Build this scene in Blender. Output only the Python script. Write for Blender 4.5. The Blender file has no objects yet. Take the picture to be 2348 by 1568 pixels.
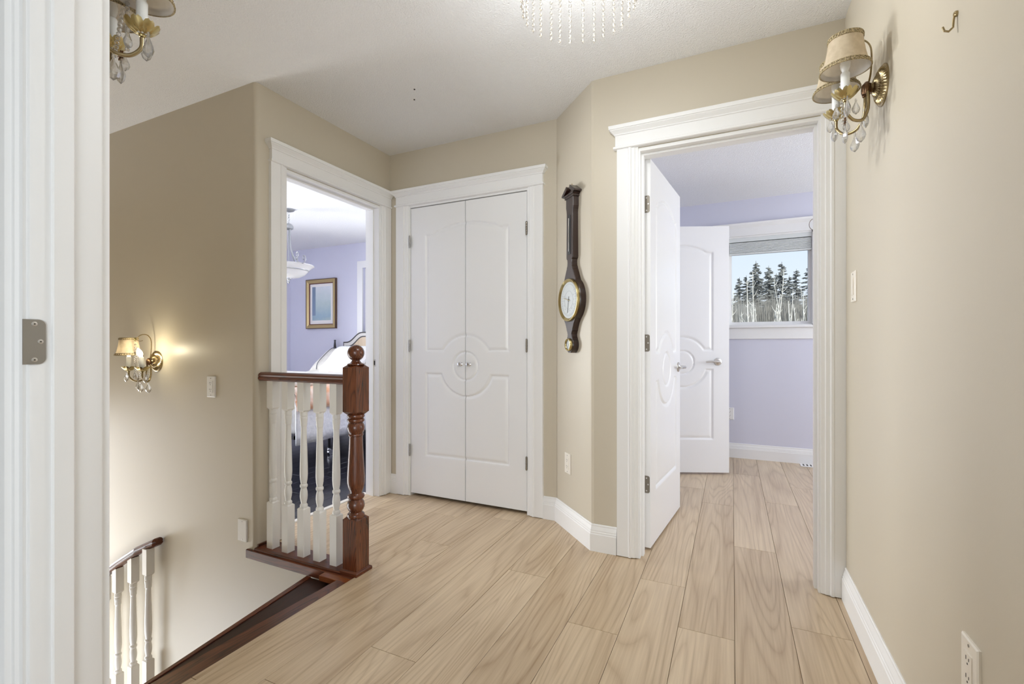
import bpy, math, random
import numpy as np
from mathutils import Matrix, Vector

PI = math.pi
random.seed(7)
scene = bpy.context.scene
COL = scene.collection

# ------------------------------------------------------------------ camera, world, lights, exposure
CAM_H, ROOM_H = 1.06, 2.44
cam_d = bpy.data.cameras.new('camera')
cam = bpy.data.objects.new('camera', cam_d)
COL.objects.link(cam)
cam_d.sensor_width = 36.0
cam_d.lens = 1070.0 / 2348.0 * 36.0
cam_d.shift_y = 9.0 / 2348.0
cam_d.clip_start = 0.02
cam_d.clip_end = 300
cam.location = (0, 0, CAM_H)
cam.rotation_euler = (PI / 2, 0, math.atan(505 / 1070))
scene.camera = cam

world = bpy.data.worlds.new('sky')
scene.world = world
world.use_nodes = True
wn = world.node_tree
wn.nodes.clear()
w_out = wn.nodes.new('ShaderNodeOutputWorld')
w_bg = wn.nodes.new('ShaderNodeBackground')
w_tc = wn.nodes.new('ShaderNodeTexCoord')
w_sep = wn.nodes.new('ShaderNodeSeparateXYZ')
w_ramp = wn.nodes.new('ShaderNodeValToRGB')
w_ramp.color_ramp.elements[0].position = 0.0
w_ramp.color_ramp.elements[0].color = (0.82, 0.88, 0.95, 1)
w_ramp.color_ramp.elements[1].position = 0.6
w_ramp.color_ramp.elements[1].color = (0.42, 0.62, 0.95, 1)
wn.links.new(w_tc.outputs['Generated'], w_sep.inputs[0])
wn.links.new(w_sep.outputs['Z'], w_ramp.inputs[0])
wn.links.new(w_ramp.outputs[0], w_bg.inputs['Color'])
w_bg.inputs['Strength'].default_value = 0.85
wn.links.new(w_bg.outputs[0], w_out.inputs['Surface'])


def area(name, loc, rot, sx, sy, power, color=(1, 1, 1)):
    l = bpy.data.lights.new(name, 'AREA')
    l.shape = 'RECTANGLE'
    l.size, l.size_y, l.energy, l.color = sx, sy, power, color
    o = bpy.data.objects.new(name, l)
    o.location = loc
    o.rotation_euler = rot
    COL.objects.link(o)
    return o


sun_d = bpy.data.lights.new('sun', 'SUN')
sun_d.energy = 4.5
sun_d.angle = 0.02
sun_d.color = (1.0, 0.96, 0.9)
sun = bpy.data.objects.new('sun', sun_d)
sun.rotation_euler = (math.radians(57), 0, math.radians(18))
COL.objects.link(sun)
# added area lamps for daylight in unseen window openings (windows built further down)
area('added_daylight_master', (1.15, -3.42, 1.35), (PI / 2, 0, 0.2), 2.2, 1.6, 54, (0.88, 0.94, 1.0))
area('added_daylight_bedroom', (-5.72, 2.35, 1.10), (0, -PI / 2 + .12, 0), 1.15, 0.9, 62, (0.95, 0.98, 1.0)).data.spread = math.radians(140)
area('added_daylight_bedroom_far', (-2.92, 4.70, 1.5), (-PI / 2, 0, 0), 0.8, 1.2, 12, (0.95, 0.97, 1.0))
area('added_daylight_study', (2.92, 3.7, 1.4), (0, PI / 2 + .45, 0), 1.4, 1.8, 43, (0.95, 0.98, 1.0))
area('added_daylight_foyer', (-3.7, 0.57, -1.75), (PI / 2, 0, 0), 2.6, 1.2, 60, (0.91, 0.955, 1.0))
area('added_daylight_foyer_end', (-6.33, 1.05, -0.85), (0, -PI / 2, 0), 2.4, 0.85, 50, (0.95, 0.97, 1.0))

scene.view_settings.view_transform = 'Standard'
scene.view_settings.look = 'None'
scene.view_settings.exposure = 0.45
scene.view_settings.gamma = 1.0
scene.view_settings.use_curve_mapping = False
scene.cycles.use_denoising = True
scene.cycles.max_bounces = 9
scene.cycles.diffuse_bounces = 6
scene.cycles.glossy_bounces = 3
scene.cycles.transmission_bounces = 6
scene.cycles.transparent_max_bounces = 8
scene.cycles.sample_clamp_indirect = 6.0
scene.cycles.caustics_reflective = False
scene.cycles.caustics_refractive = False


# ------------------------------------------------------------------ materials
def srgb(r, g, b):
    f = lambda c: (c / 255 / 12.92) if c / 255 <= 0.04045 else ((c / 255 + 0.055) / 1.055) ** 2.4
    return (f(r), f(g), f(b), 1)


def new_mat(name):
    m = bpy.data.materials.new(name)
    m.use_nodes = True
    n = m.node_tree
    return m, n, n.nodes['Principled BSDF']


def plain(name, col, rough=0.5, metal=0.0, bump=None, spec=0.5, coat=0.0):
    m, n, b = new_mat(name)
    b.inputs['Base Color'].default_value = (*col[:3], 1)
    b.inputs['Roughness'].default_value = rough
    b.inputs['Metallic'].default_value = metal
    b.inputs['Specular IOR Level'].default_value = spec
    b.inputs['Coat Weight'].default_value = coat
    if bump:
        sc, st, dist = bump
        tc = n.nodes.new('ShaderNodeTexCoord')
        nz = n.nodes.new('ShaderNodeTexNoise')
        nz.inputs['Scale'].default_value = sc
        nz.inputs['Detail'].default_value = 3
        bp = n.nodes.new('ShaderNodeBump')
        bp.inputs['Strength'].default_value = st
        bp.inputs['Distance'].default_value = dist
        n.links.new(tc.outputs['Object'], nz.inputs['Vector'])
        n.links.new(nz.outputs[0], bp.inputs['Height'])
        n.links.new(bp.outputs[0], b.inputs['Normal'])
    return m


def wood(name, dark, light, axis, rough=0.35, scale=1.0, contrast=1.0, coat=0.0, tone=0.25, cath=True, fleck=0.0):
    """grain running along axis 0/1/2 in object space, offset and toned per object"""
    m, n, b = new_mat(name)
    N = n.nodes.new
    L = n.links.new
    tc = N('ShaderNodeTexCoord')
    oi = N('ShaderNodeObjectInfo')
    off = N('ShaderNodeVectorMath'); off.operation = 'SCALE'
    comb = N('ShaderNodeCombineXYZ')
    for i, k in enumerate((37.0, 91.0, 53.0)):
        mu = N('ShaderNodeMath'); mu.operation = 'MULTIPLY'; mu.inputs[1].default_value = k
        L(oi.outputs['Random'], mu.inputs[0]); L(mu.outputs[0], comb.inputs[i])
    add = N('ShaderNodeVectorMath'); add.operation = 'ADD'
    L(tc.outputs['Object'], add.inputs[0]); L(comb.outputs[0], add.inputs[1])
    mp = N('ShaderNodeMapping')
    s = [1.0 * scale] * 3
    s[axis] = 0.085 * scale
    mp.inputs['Scale'].default_value = s
    L(add.outputs[0], mp.inputs['Vector'])
    # broad figure: contour lines of a stretched noise = cathedral grain
    n1 = N('ShaderNodeTexNoise'); n1.inputs['Scale'].default_value = 4.5; n1.inputs['Detail'].default_value = 1.2
    n1.inputs['Distortion'].default_value = 0.4
    L(mp.outputs[0], n1.inputs['Vector'])
    mu = N('ShaderNodeMath'); mu.operation = 'MULTIPLY'; mu.inputs[1].default_value = 46.0 if cath else 10.0
    L(n1.outputs[0], mu.inputs[0])
    fr = N('ShaderNodeMath'); fr.operation = 'PINGPONG'; fr.inputs[1].default_value = 1.0
    L(mu.outputs[0], fr.inputs[0])
    # fine pores
    mp2 = N('ShaderNodeMapping')
    s2 = [1.0 * scale] * 3
    s2[axis] = 0.03 * scale
    mp2.inputs['Scale'].default_value = s2
    L(add.outputs[0], mp2.inputs['Vector'])
    n2 = N('ShaderNodeTexNoise'); n2.inputs['Scale'].default_value = 120.0; n2.inputs['Detail'].default_value = 4
    L(mp2.outputs[0], n2.inputs['Vector'])
    n3 = N('ShaderNodeTexNoise'); n3.inputs['Scale'].default_value = 9.0; n3.inputs['Detail'].default_value = 3
    L(mp.outputs[0], n3.inputs['Vector'])
    # combine
    pw = N('ShaderNodeMath'); pw.operation = 'POWER'; pw.inputs[1].default_value = 3.0
    L(fr.outputs[0], pw.inputs[0])
    a1 = N('ShaderNodeMath'); a1.operation = 'MULTIPLY'; a1.inputs[1].default_value = 0.30 * contrast
    L(pw.outputs[0], a1.inputs[0])
    a2 = N('ShaderNodeMath'); a2.operation = 'MULTIPLY_ADD'; a2.inputs[1].default_value = 0.7 * contrast; a2.inputs[2].default_value = 0.0
    L(n2.outputs[0], a2.inputs[0])
    a3 = N('ShaderNodeMath'); a3.operation = 'MULTIPLY'; a3.inputs[1].default_value = 0.75 * contrast
    L(n3.outputs[0], a3.inputs[0])
    s1 = N('ShaderNodeMath'); s1.operation = 'ADD'; L(a2.outputs[0], s1.inputs[0]); L(a3.outputs[0], s1.inputs[1])
    s2n = N('ShaderNodeMath'); s2n.operation = 'SUBTRACT'; L(s1.outputs[0], s2n.inputs[0]); L(a1.outputs[0], s2n.inputs[1])
    tn = N('ShaderNodeMath'); tn.operation = 'MULTIPLY_ADD'; tn.inputs[1].default_value = tone
    L(oi.outputs['Random'], tn.inputs[0]); L(s2n.outputs[0], tn.inputs[2])
    sh = N('ShaderNodeMath'); sh.operation = 'SUBTRACT'; sh.inputs[1].default_value = 0.66 * contrast - 0.5 + tone / 2
    L(tn.outputs[0], sh.inputs[0])
    rp = N('ShaderNodeValToRGB')
    rp.color_ramp.elements[0].position = 0.12; rp.color_ramp.elements[0].color = dark
    rp.color_ramp.elements[1].position = 0.82; rp.color_ramp.elements[1].color = light
    L(sh.outputs[0], rp.inputs[0])
    L(rp.outputs[0], b.inputs['Base Color'])
    b.inputs['Roughness'].default_value = rough
    b.inputs['Coat Weight'].default_value = coat
    b.inputs['Coat Roughness'].default_value = 0.15
    bp = N('ShaderNodeBump'); bp.inputs['Strength'].default_value = 0.12; bp.inputs['Distance'].default_value = 0.0006
    L(n2.outputs[0], bp.inputs['Height']); L(bp.outputs[0], b.inputs['Normal'])
    return m


def fabric(name, c1, c2, scale=40, rough=0.9, bump=0.4, translucent=0.0, dist=0.004):
    m, n, b = new_mat(name)
    N, L = n.nodes.new, n.links.new
    tc = N('ShaderNodeTexCoord')
    nz = N('ShaderNodeTexNoise'); nz.inputs['Scale'].default_value = scale; nz.inputs['Detail'].default_value = 3
    L(tc.outputs['Object'], nz.inputs['Vector'])
    rp = N('ShaderNodeValToRGB')
    rp.color_ramp.elements[0].position = 0.38; rp.color_ramp.elements[0].color = (*c1[:3], 1)
    rp.color_ramp.elements[1].position = 0.62; rp.color_ramp.elements[1].color = (*c2[:3], 1)
    L(nz.outputs[0], rp.inputs[0])
    L(rp.outputs[0], b.inputs['Base Color'])
    b.inputs['Roughness'].default_value = rough
    bp = N('ShaderNodeBump'); bp.inputs['Strength'].default_value = bump; bp.inputs['Distance'].default_value = dist
    L(nz.outputs[0], bp.inputs['Height']); L(bp.outputs[0], b.inputs['Normal'])
    if translucent > 0:
        tr = N('ShaderNodeBsdfTranslucent')
        L(rp.outputs[0], tr.inputs[0])
        mx = N('ShaderNodeMixShader'); mx.inputs[0].default_value = translucent
        out = n.nodes['Material Output']
        L(b.outputs[0], mx.inputs[1]); L(tr.outputs[0], mx.inputs[2]); L(mx.outputs[0], out.inputs[0])
    return m


def emit(name, col, strength):
    m, n, b = new_mat(name)
    b.inputs['Base Color'].default_value = (*col[:3], 1)
    b.inputs['Emission Color'].default_value = (*col[:3], 1)
    b.inputs['Emission Strength'].default_value = strength
    return m


def crystal(name, tint=(1, 1, 1), clear=0.5, white=0.25):
    m, n, b = new_mat(name)
    N, L = n.nodes.new, n.links.new
    tr = N('ShaderNodeBsdfTransparent'); tr.inputs[0].default_value = (*tint, 1)
    gl = N('ShaderNodeBsdfGlossy'); gl.inputs['Roughness'].default_value = 0.04
    df = N('ShaderNodeBsdfDiffuse'); df.inputs[0].default_value = (0.9 * tint[0], 0.9 * tint[1], 0.9 * tint[2], 1)
    rf = N('ShaderNodeBsdfRefraction'); rf.inputs['IOR'].default_value = 1.5; rf.inputs['Roughness'].default_value = 0.0
    lw = N('ShaderNodeLayerWeight'); lw.inputs[0].default_value = 0.45
    m1 = N('ShaderNodeMixShader'); m1.inputs[0].default_value = 0.5
    L(tr.outputs[0], m1.inputs[1]); L(rf.outputs[0], m1.inputs[2])
    m2 = N('ShaderNodeMixShader'); m2.inputs[0].default_value = white
    L(m1.outputs[0], m2.inputs[1]); L(df.outputs[0], m2.inputs[2])
    m3 = N('ShaderNodeMixShader'); L(lw.outputs['Facing'], m3.inputs[0])
    L(m2.outputs[0], m3.inputs[1]); L(gl.outputs[0], m3.inputs[2])
    L(m3.outputs[0], n.nodes['Material Output'].inputs[0])
    n.nodes.remove(b)
    return m


def pane_mat(name):
    m, n, b = new_mat(name)
    N, L = n.nodes.new, n.links.new
    tr = N('ShaderNodeBsdfTransparent'); tr.inputs[0].default_value = (0.97, 0.98, 0.98, 1)
    gl = N('ShaderNodeBsdfGlossy'); gl.inputs['Roughness'].default_value = 0.02
    fr = N('ShaderNodeFresnel'); fr.inputs[0].default_value = 1.2
    mx = N('ShaderNodeMixShader')
    L(fr.outputs[0], mx.inputs[0]); L(tr.outputs[0], mx.inputs[1]); L(gl.outputs[0], mx.inputs[2])
    L(mx.outputs[0], n.nodes['Material Output'].inputs[0])
    n.nodes.remove(b)
    return m


M = {}
M['beige'] = plain('beige_paint', (0.60, 0.542, 0.435), 0.42, bump=(260, 0.08, 0.001))
M['lavender'] = plain('lavender_paint', (0.675, 0.68, 0.785), 0.5)
M['master'] = plain('master_paint', (0.72, 0.70, 0.66), 0.6)
M['ceiling'] = plain('stipple_ceiling', (0.87, 0.873, 0.88), 0.85, bump=(160, 0.85, 0.007))
M['trim'] = plain('white_trim_paint', (0.86, 0.858, 0.85), 0.45, spec=0.3)
M['door'] = plain('white_door_paint', (0.85, 0.85, 0.85), 0.3)
M['baluster'] = plain('white_baluster_paint', (0.84, 0.83, 0.80), 0.3)
M['plate'] = plain('almond_plastic', (0.84, 0.79, 0.70), 0.3)
M['white_plastic'] = plain('white_plastic', (0.86, 0.85, 0.83), 0.3)
M['slot'] = plain('dark_slot', (0.03, 0.025, 0.02), 0.6)
M['oak'] = wood('oak_plank', srgb(160, 134, 104), srgb(222, 202, 172), 1, 0.33, 1.0, 0.72, tone=0.14)
M['oak_sub'] = plain('oak_joint', (0.12, 0.085, 0.05), 0.8)
M['dark_plank'] = wood('dark_plank', srgb(18, 18, 24), srgb(42, 42, 52), 1, 0.22, 1.0, 0.8, tone=0.2)
M['dark_sub'] = plain('dark_joint', (0.005, 0.005, 0.006), 0.7)
M['mahog_z'] = wood('stained_oak_upright', srgb(46, 20, 12), srgb(120, 66, 38), 2, 0.27, 2.6, 1.25, coat=0.3, tone=0.05)
M['mahog_x'] = wood('stained_oak_lengthwise', srgb(48, 18, 9), srgb(120, 62, 34), 0, 0.36, 2.6, 1.25, coat=0.1, tone=0.05)
M['mahog_y'] = wood('stained_oak_crosswise', srgb(44, 16, 8), srgb(112, 56, 30), 1, 0.3, 2.6, 1.25, coat=0.3, tone=0.05)
M['mahog_shaded'] = wood('shaded_stair_tread', srgb(20, 8, 5), srgb(58, 26, 16), 1, 0.4, 2.6, 1.0, tone=0.02)  # stained oak with the shade over the tread put into its colour
M['baro_wood'] = wood('barometer_walnut', srgb(24, 13, 9), srgb(54, 31, 22), 2, 0.28, 2.0, 0.7, coat=0.3, tone=0.02)
M['brass'] = plain('polished_brass', (0.52, 0.42, 0.20), 0.26, 1.0)
M['antique'] = plain('antique_brass', (0.37, 0.29, 0.16), 0.26, 1.0)
M['bronze'] = plain('dark_bronze', (0.16, 0.09, 0.05), 0.35, 1.0)
M['nickel'] = plain('brushed_nickel', (0.62, 0.60, 0.57), 0.32, 1.0)
M['hinge'] = plain('satin_hinge', (0.40, 0.39, 0.37), 0.4, 1.0)
M['aged_hinge'] = plain('aged_hinge', (0.26, 0.23, 0.19), 0.4, 1.0)
M['candle'] = plain('candle_sleeve', (0.85, 0.86, 0.84), 0.4)
M['shade'] = fabric('cream_shade_silk', (0.74, 0.63, 0.46), (0.82, 0.71, 0.54), 60, 0.75, 0.1, 0.5, 0.001)
M['braid'] = fabric('gold_braid', (0.10, 0.07, 0.03), (0.62, 0.50, 0.28), 420, 0.7, 0.6)
M['lining'] = fabric('white_shade_lining', (0.84, 0.82, 0.79), (0.88, 0.86, 0.83), 60, 0.8, 0.05, 0.5, 0.001)
M['crystal'] = crystal('cut_crystal', (1, 1, 1), 0.5, 0.07)
M['bead'] = crystal('chandelier_bead', (1.0, 0.95, 0.86), 0.5, 0.04)
M['bulb_lit'] = emit('lit_bulb', (1.0, 0.90, 0.68), 12.0)
M['bulb_off'] = plain('clear_bulb', (0.8, 0.8, 0.78), 0.1)
M['dial'] = plain('silvered_dial', (0.56, 0.59, 0.59), 0.4)
M['dial_ink'] = plain('dial_ink', (0.22, 0.24, 0.26), 0.6)
M['black'] = plain('black_paint', (0.012, 0.012, 0.014), 0.4)
M['pane'] = pane_mat('window_pane')
M['pewter'] = plain('satin_pewter', (0.45, 0.46, 0.47), 0.3, 0.9)
M['alabaster'] = plain('alabaster_glass', (0.72, 0.71, 0.68), 0.25)
M['quilt'] = fabric('white_quilt', (0.80, 0.81, 0.83), (0.88, 0.88, 0.89), 34, 0.9, 0.8, dist=0.01)
M['peach'] = fabric('peach_bedspread', (0.80, 0.42, 0.24), (0.86, 0.70, 0.58), 9, 0.9, 0.2)
M['sheet'] = fabric('cream_linen', (0.70, 0.68, 0.63), (0.77, 0.75, 0.70), 20, 0.9, 0.2)
M['sham'] = fabric('white_quilted_sham', (0.70, 0.70, 0.70), (0.80, 0.80, 0.79), 45, 0.9, 0.9, dist=0.01)
M['headpanel'] = wood('pale_veneer', srgb(178, 156, 128), srgb(214, 194, 166), 2, 0.4, 1.2, 0.6)
M['ebony'] = plain('ebony_paint', (0.025, 0.02, 0.022), 0.35)
M['gold_frame'] = plain('gilt_frame', (0.55, 0.42, 0.20), 0.4, 0.7)
M['gold_side'] = plain('frame_side_brown', (0.10, 0.055, 0.03), 0.5)
M['mat_board'] = plain('cream_mat_board', (0.86, 0.84, 0.80), 0.6)
M['blind'] = plain('blind_vinyl', (0.72, 0.75, 0.74), 0.45)
M['chrome'] = plain('chrome', (0.8, 0.8, 0.82), 0.12, 1.0)
M['snow'] = plain('snow_ground', (0.45, 0.46, 0.48), 0.8)
M['bark'] = fabric('pale_aspen_bark', (0.40, 0.39, 0.34), (0.60, 0.585, 0.52), 6, 0.9, 0.2)  # pale bark, lightened further to carry outdoor haze
M['needles'] = plain('spruce_needles', (0.21, 0.22, 0.21), 0.9)  # atmospheric paleness painted into the needle colour
M['spruce_trunk'] = plain('spruce_bark', (0.11, 0.10, 0.085), 0.9)
M['thicket'] = plain('bare_thicket', (0.19, 0.185, 0.165), 0.95)  # twig colour lightened for the haze of distance
M['carpet'] = plain('grey_carpet', (0.58, 0.57, 0.56), 0.95)
M['siding'] = plain('outside_siding', (0.6, 0.6, 0.6), 0.8)

# painting seen through the bedroom door: pale bands of blue and green with a darker strip
_m, _n, _b = new_mat('faded_landscape_print')
_N, _L = _n.nodes.new, _n.links.new
_tc = _N('ShaderNodeTexCoord'); _sp = _N('ShaderNodeSeparateXYZ'); _L(_tc.outputs['Object'], _sp.inputs[0])
_nz = _N('ShaderNodeTexNoise'); _nz.inputs['Scale'].default_value = 12; _L(_tc.outputs['Object'], _nz.inputs['Vector'])
_ad = _N('ShaderNodeMath'); _ad.operation = 'MULTIPLY_ADD'; _ad.inputs[1].default_value = 0.12
_L(_nz.outputs[0], _ad.inputs[0]); _L(_sp.outputs['Z'], _ad.inputs[2])
_rp = _N('ShaderNodeValToRGB'); _cr = _rp.color_ramp
_cr.elements[0].position = 0.0; _cr.elements[0].color = srgb(196, 206, 190)
_cr.elements[1].position = 0.55; _cr.elements[1].color = srgb(226, 232, 236)
e_ = _cr.elements.new(0.12); e_.color = srgb(160, 186, 200)
e_ = _cr.elements.new(0.3); e_.color = srgb(190, 208, 208)
_L(_ad.outputs[0], _rp.inputs[0]); _L(_rp.outputs[0], _b.inputs['Base Color'])
_b.inputs['Roughness'].default_value = 0.12
M['print'] = _m


# ------------------------------------------------------------------ mesh helpers
class MB:
    def __init__(self):
        self.v, self.f, self.s = [], [], []

    def add(self, vs, fs, smooth=False, X=None):
        b = len(self.v)
        if X is not None:
            vs = [tuple(X @ Vector(p)) for p in vs]
        self.v += [tuple(p) for p in vs]
        self.f += [tuple(i + b for i in q) for q in fs]
        self.s += [smooth] * len(fs)
        return self

    def box(self, a, b, X=None):
        x0, y0, z0 = (min(a[i], b[i]) for i in range(3))
        x1, y1, z1 = (max(a[i], b[i]) for i in range(3))
        vs = [(x0, y0, z0), (x1, y0, z0), (x1, y1, z0), (x0, y1, z0), (x0, y0, z1), (x1, y0, z1), (x1, y1, z1), (x0, y1, z1)]
        fs = [(0, 3, 2, 1), (4, 5, 6, 7), (0, 1, 5, 4), (1, 2, 6, 5), (2, 3, 7, 6), (3, 0, 4, 7)]
        return self.add(vs, fs, False, X)

    def bbox(self, a, b, c=0.003, X=None):
        """box with chamfered top/bottom and vertical edges"""
        x0, y0, z0 = (min(a[i], b[i]) for i in range(3))
        x1, y1, z1 = (max(a[i], b[i]) for i in range(3))
        def ring(o, z):
            return [(x0 + o + c, y0 + o, z), (x1 - o - c, y0 + o, z), (x1 - o, y0 + o + c, z), (x1 - o, y1 - o - c, z),
                    (x1 - o - c, y1 - o, z), (x0 + o + c, y1 - o, z), (x0 + o, y1 - o - c, z), (x0 + o, y0 + o + c, z)]
        return self.loft([ring(c, z0), ring(0, z0 + c), ring(0, z1 - c), ring(c, z1)], X=X)

    def loft(self, rings, closed=True, caps=True, smooth=False, X=None):
        n = len(rings[0])
        vs = [p for r in rings for p in r]
        fs = []
        for k in range(len(rings) - 1):
            for i in range(n if closed else n - 1):
                j = (i + 1) % n
                fs.append((k * n + i, k * n + j, (k + 1) * n + j, (k + 1) * n + i))
        b = len(self.f)
        self.add(vs, fs, smooth, X)
        if caps and closed:
            base = len(self.v) - len(vs)
            self.f.append(tuple(base + i for i in reversed(range(n))))
            self.f.append(tuple(base + (len(rings) - 1) * n + i for i in range(n)))
            self.s += [False, False]
        return self

    def prism(self, poly, z0, z1, X=None, smooth=False):
        """polygon in xy, counter-clockwise, extruded in z"""
        return self.loft([[(x, y, z0) for x, y in poly], [(x, y, z1) for x, y in poly]], X=X, smooth=smooth)

    def lathe(self, prof, seg=24, X=None, mod=None, smooth=True, cap=True):
        """prof [(r,z)], around z"""
        rings = []
        for r, z in prof:
            ring = []
            for i in range(seg):
                t = 2 * PI * i / seg
                rr = r * (mod(t, z) if mod else 1.0)
                ring.append((rr * math.cos(t), rr * math.sin(t), z))
            rings.append(ring)
        return self.loft(rings, caps=cap, smooth=smooth, X=X)

    def sphere(self, c, r, seg=12, rings=8, X=None, sc=(1, 1, 1)):
        prof = [(max(r * math.sin(PI * k / rings), 1e-5), -r * math.cos(PI * k / rings)) for k in range(rings + 1)]
        T = Matrix.Translation(c) @ Matrix.Diagonal((*sc, 1))
        return self.lathe(prof, seg, (X @ T) if X is not None else T)

    def tube(self, path, r, seg=8, X=None, smooth=True):
        P = [Vector(p) for p in path]
        rad = r if isinstance(r, (list, tuple)) else [r] * len(P)
        rings = []
        up = None
        for i, p in enumerate(P):
            t = (P[min(i + 1, len(P) - 1)] - P[max(i - 1, 0)]).normalized()
            if up is None:
                up = Vector((0, 0, 1)) if abs(t.z) < 0.9 else Vector((1, 0, 0))
            a = (up - t * up.dot(t))
            if a.length < 1e-6:
                a = Vector((1, 0, 0)) - t * t.x
            a.normalize()
            b = t.cross(a)
            up = a
            rings.append([tuple(p + (a * math.cos(2 * PI * k / seg) + b * math.sin(2 * PI * k / seg)) * rad[i]) for k in range(seg)])
        return self.loft(rings, smooth=smooth, X=X)

    def mesh(self, name, mat, inv=None):
        me = bpy.data.meshes.new(name)
        vs = self.v if inv is None else [tuple(inv @ Vector(p)) for p in self.v]
        me.from_pydata(vs, [], self.f)
        me.validate()
        mats = mat if isinstance(mat, (list, tuple)) else [mat]
        for m in mats:
            me.materials.append(m)
        if any(self.s) and len(me.polygons) == len(self.s):
            me.polygons.foreach_set('use_smooth', self.s)
            me.set_sharp_from_angle(angle=math.radians(38))
        me.update()
        return me


def fix_normals(me):
    import bmesh
    bm = bmesh.new(); bm.from_mesh(me)
    bmesh.ops.recalc_face_normals(bm, faces=bm.faces)
    bm.to_mesh(me); bm.free()


WM = {}


def obj(name, mb, mat, parent=None, origin=None, label=None, cat=None, group=None, kind=None, local=False):
    """link a builder's mesh as one object; mb is in world coordinates unless local (= in the parent's root frame)"""
    if parent is not None:
        Mp = WM[parent.name]
        O = Matrix.Translation(origin) if origin is not None else Mp
        if local:
            O = Mp
            me = mb.mesh(name, mat)
        else:
            me = mb.mesh(name, mat, O.inverted())
    else:
        O = Matrix.Translation(origin if origin is not None else (0, 0, 0))
        me = mb.mesh(name, mat, O.inverted())
    fix_normals(me)
    o = bpy.data.objects.new(name, me)
    COL.objects.link(o)
    if parent is not None:
        o.parent = parent
        o.matrix_basis = WM[parent.name].inverted() @ O
    else:
        o.matrix_basis = O
    WM[o.name] = O
    tag(o, label, cat, group, kind)
    return o


def tag(o, label=None, cat=None, group=None, kind=None):
    if label: o['label'] = label
    if cat: o['category'] = cat
    if group: o['group'] = group
    if kind: o['kind'] = kind
    return o


def root(name, loc, rz=0.0, label=None, cat=None, group=None, kind=None):
    o = bpy.data.objects.new(name, None)
    o.empty_display_size = 0.1
    COL.objects.link(o)
    Mx = Matrix.Translation(loc) @ Matrix.Rotation(rz, 4, 'Z')
    o.matrix_basis = Mx
    WM[o.name] = Mx
    tag(o, label, cat, group, kind)
    return o


def struct(name, mb, mat, label=None, parent=None, origin=None):
    return obj(name, mb, mat, parent, origin, label, kind=None if parent else 'structure')


# ------------------------------------------------------------------ plan (metres)
YS = 1.63            # stair wall
XB = -2.25           # bedroom wall
YC = 2.685           # linen closet wall
XA0, XA1 = -0.967, -0.66
YD = 2.375           # study door wall
XR = 0.43            # right wall
YE0, YE1 = 0.428, 0.545   # wall the photographer's doorway is in
XE = -1.25           # its jamb
XN = -1.565          # edge of the oak at the stairs
H = ROOM_H
YBF, XBL = 4.78, -5.83   # bedroom far and left walls
YSF = 4.92           # study far wall

# walls of the hall
b = MB()
b.box((-6.5, YS, -2.8), (-2.37, YS + 0.12, H))
b.box((-2.37, YS, -2.8), (XN + 0.0, YS + 0.06, -0.05))
struct('wall_stair', b, M['beige'], 'beige stairwell wall with the lit sconce')
b = MB()
r = 0.022
arc = [(XB - r + r * math.cos(t), YS + r + r * math.sin(t)) for t in np.linspace(-PI / 2, 0, 9)]
b.prism([(-2.37, YS)] + arc + [(XB, 1.803), (-2.37, 1.803)], -0.05, H)
b.box((-2.37, 2.589, 0), (XB, YC, H)); b.box((-2.37, 1.803, 2.047), (XB, 2.589, H))
struct('wall_bedroom', b, M['beige'], 'beige wall around the bedroom doorway')
b = MB()
b.box((-2.37, YC, 0), (-2.082, YC + 0.1, H)); b.box((-1.146, YC, 0), (XA0, YC + 0.1, H)); b.box((-2.082, YC, 2.054), (-1.146, YC + 0.1, H))
struct('wall_closet', b, M['beige'], 'beige wall around the double closet doors')
b = MB()
r = 0.02
b.prism([(XA0, YC), (XA1 - r * .7, YD + r * .7 + 0.002), (XA1 - r * 0.25, YD + r * 0.25), (XA1 + r * .8, YD), (XA1 + .02, YD + .12), (XA0, YC + .1)], 0, H)
struct('wall_angled', b, M['beige'], 'narrow angled beige wall carrying the barometer')
b = MB()
b.box((XA1 + 0.01, YD, 0), (-0.432, YD + 0.12, H)); b.box((0.352, YD, 0), (XR, YD + 0.12, H)); b.box((-0.432, YD, 2.047), (0.352, YD + 0.12, H))
struct('wall_study', b, M['beige'], 'beige wall around the right-hand doorway')
b = MB(); b.box((XR, YE1, 0), (XR + 0.12, YD + 0.12, H))
struct('wall_right', b, M['beige'], 'long beige wall at the right with sconce and switch')
b = MB()
b.box((-6.5, YE0, -1.15), (XE - .031, YE1, H)); b.box((-6.5, YE0, -2.8), (-5.0, YE1, -1.15)); b.box((-2.4, YE0, -2.8), (XE - .031, YE1, -1.15)); b.box((-5.0, YE0, -2.8), (-2.4, YE1, -2.35)); b.box((0.401, YE0, 0), (XR + 0.12, YE1, H)); b.box((XE - .031, YE0, 2.051), (0.401, YE1, H))
b.box((XE, YE0, -2.8), (XN, YE1, -0.06))
struct('wall_entry', b, M['beige'], 'beige wall with the double doorway in the foreground')
b = MB(); b.box((-6.5, YE0, -2.8), (-6.38, YS + .12, -2.2)); b.box((-6.5, YE0, 0.6), (-6.38, YS + .12, H))
b.box((-6.5, YE0, -2.2), (-6.38, 0.62, 0.6)); b.box((-6.5, 1.5, -2.2), (-6.38, YS, 0.6))
struct('wall_foyer', b, M['beige'], 'foyer wall with the added tall window')
b = MB(); b.box((-6.5, YE0, -2.8), (XN, YS + .12, -2.72))
struct('floor_foyer', b, M['oak'], 'foyer floor far below the stairs')
b = MB(); b.box((XN, YE0, -2.8), (XN + .05, YS + .1, -0.06))
struct('wall_landing', b, M['beige'], 'wall below the landing edge')

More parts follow.
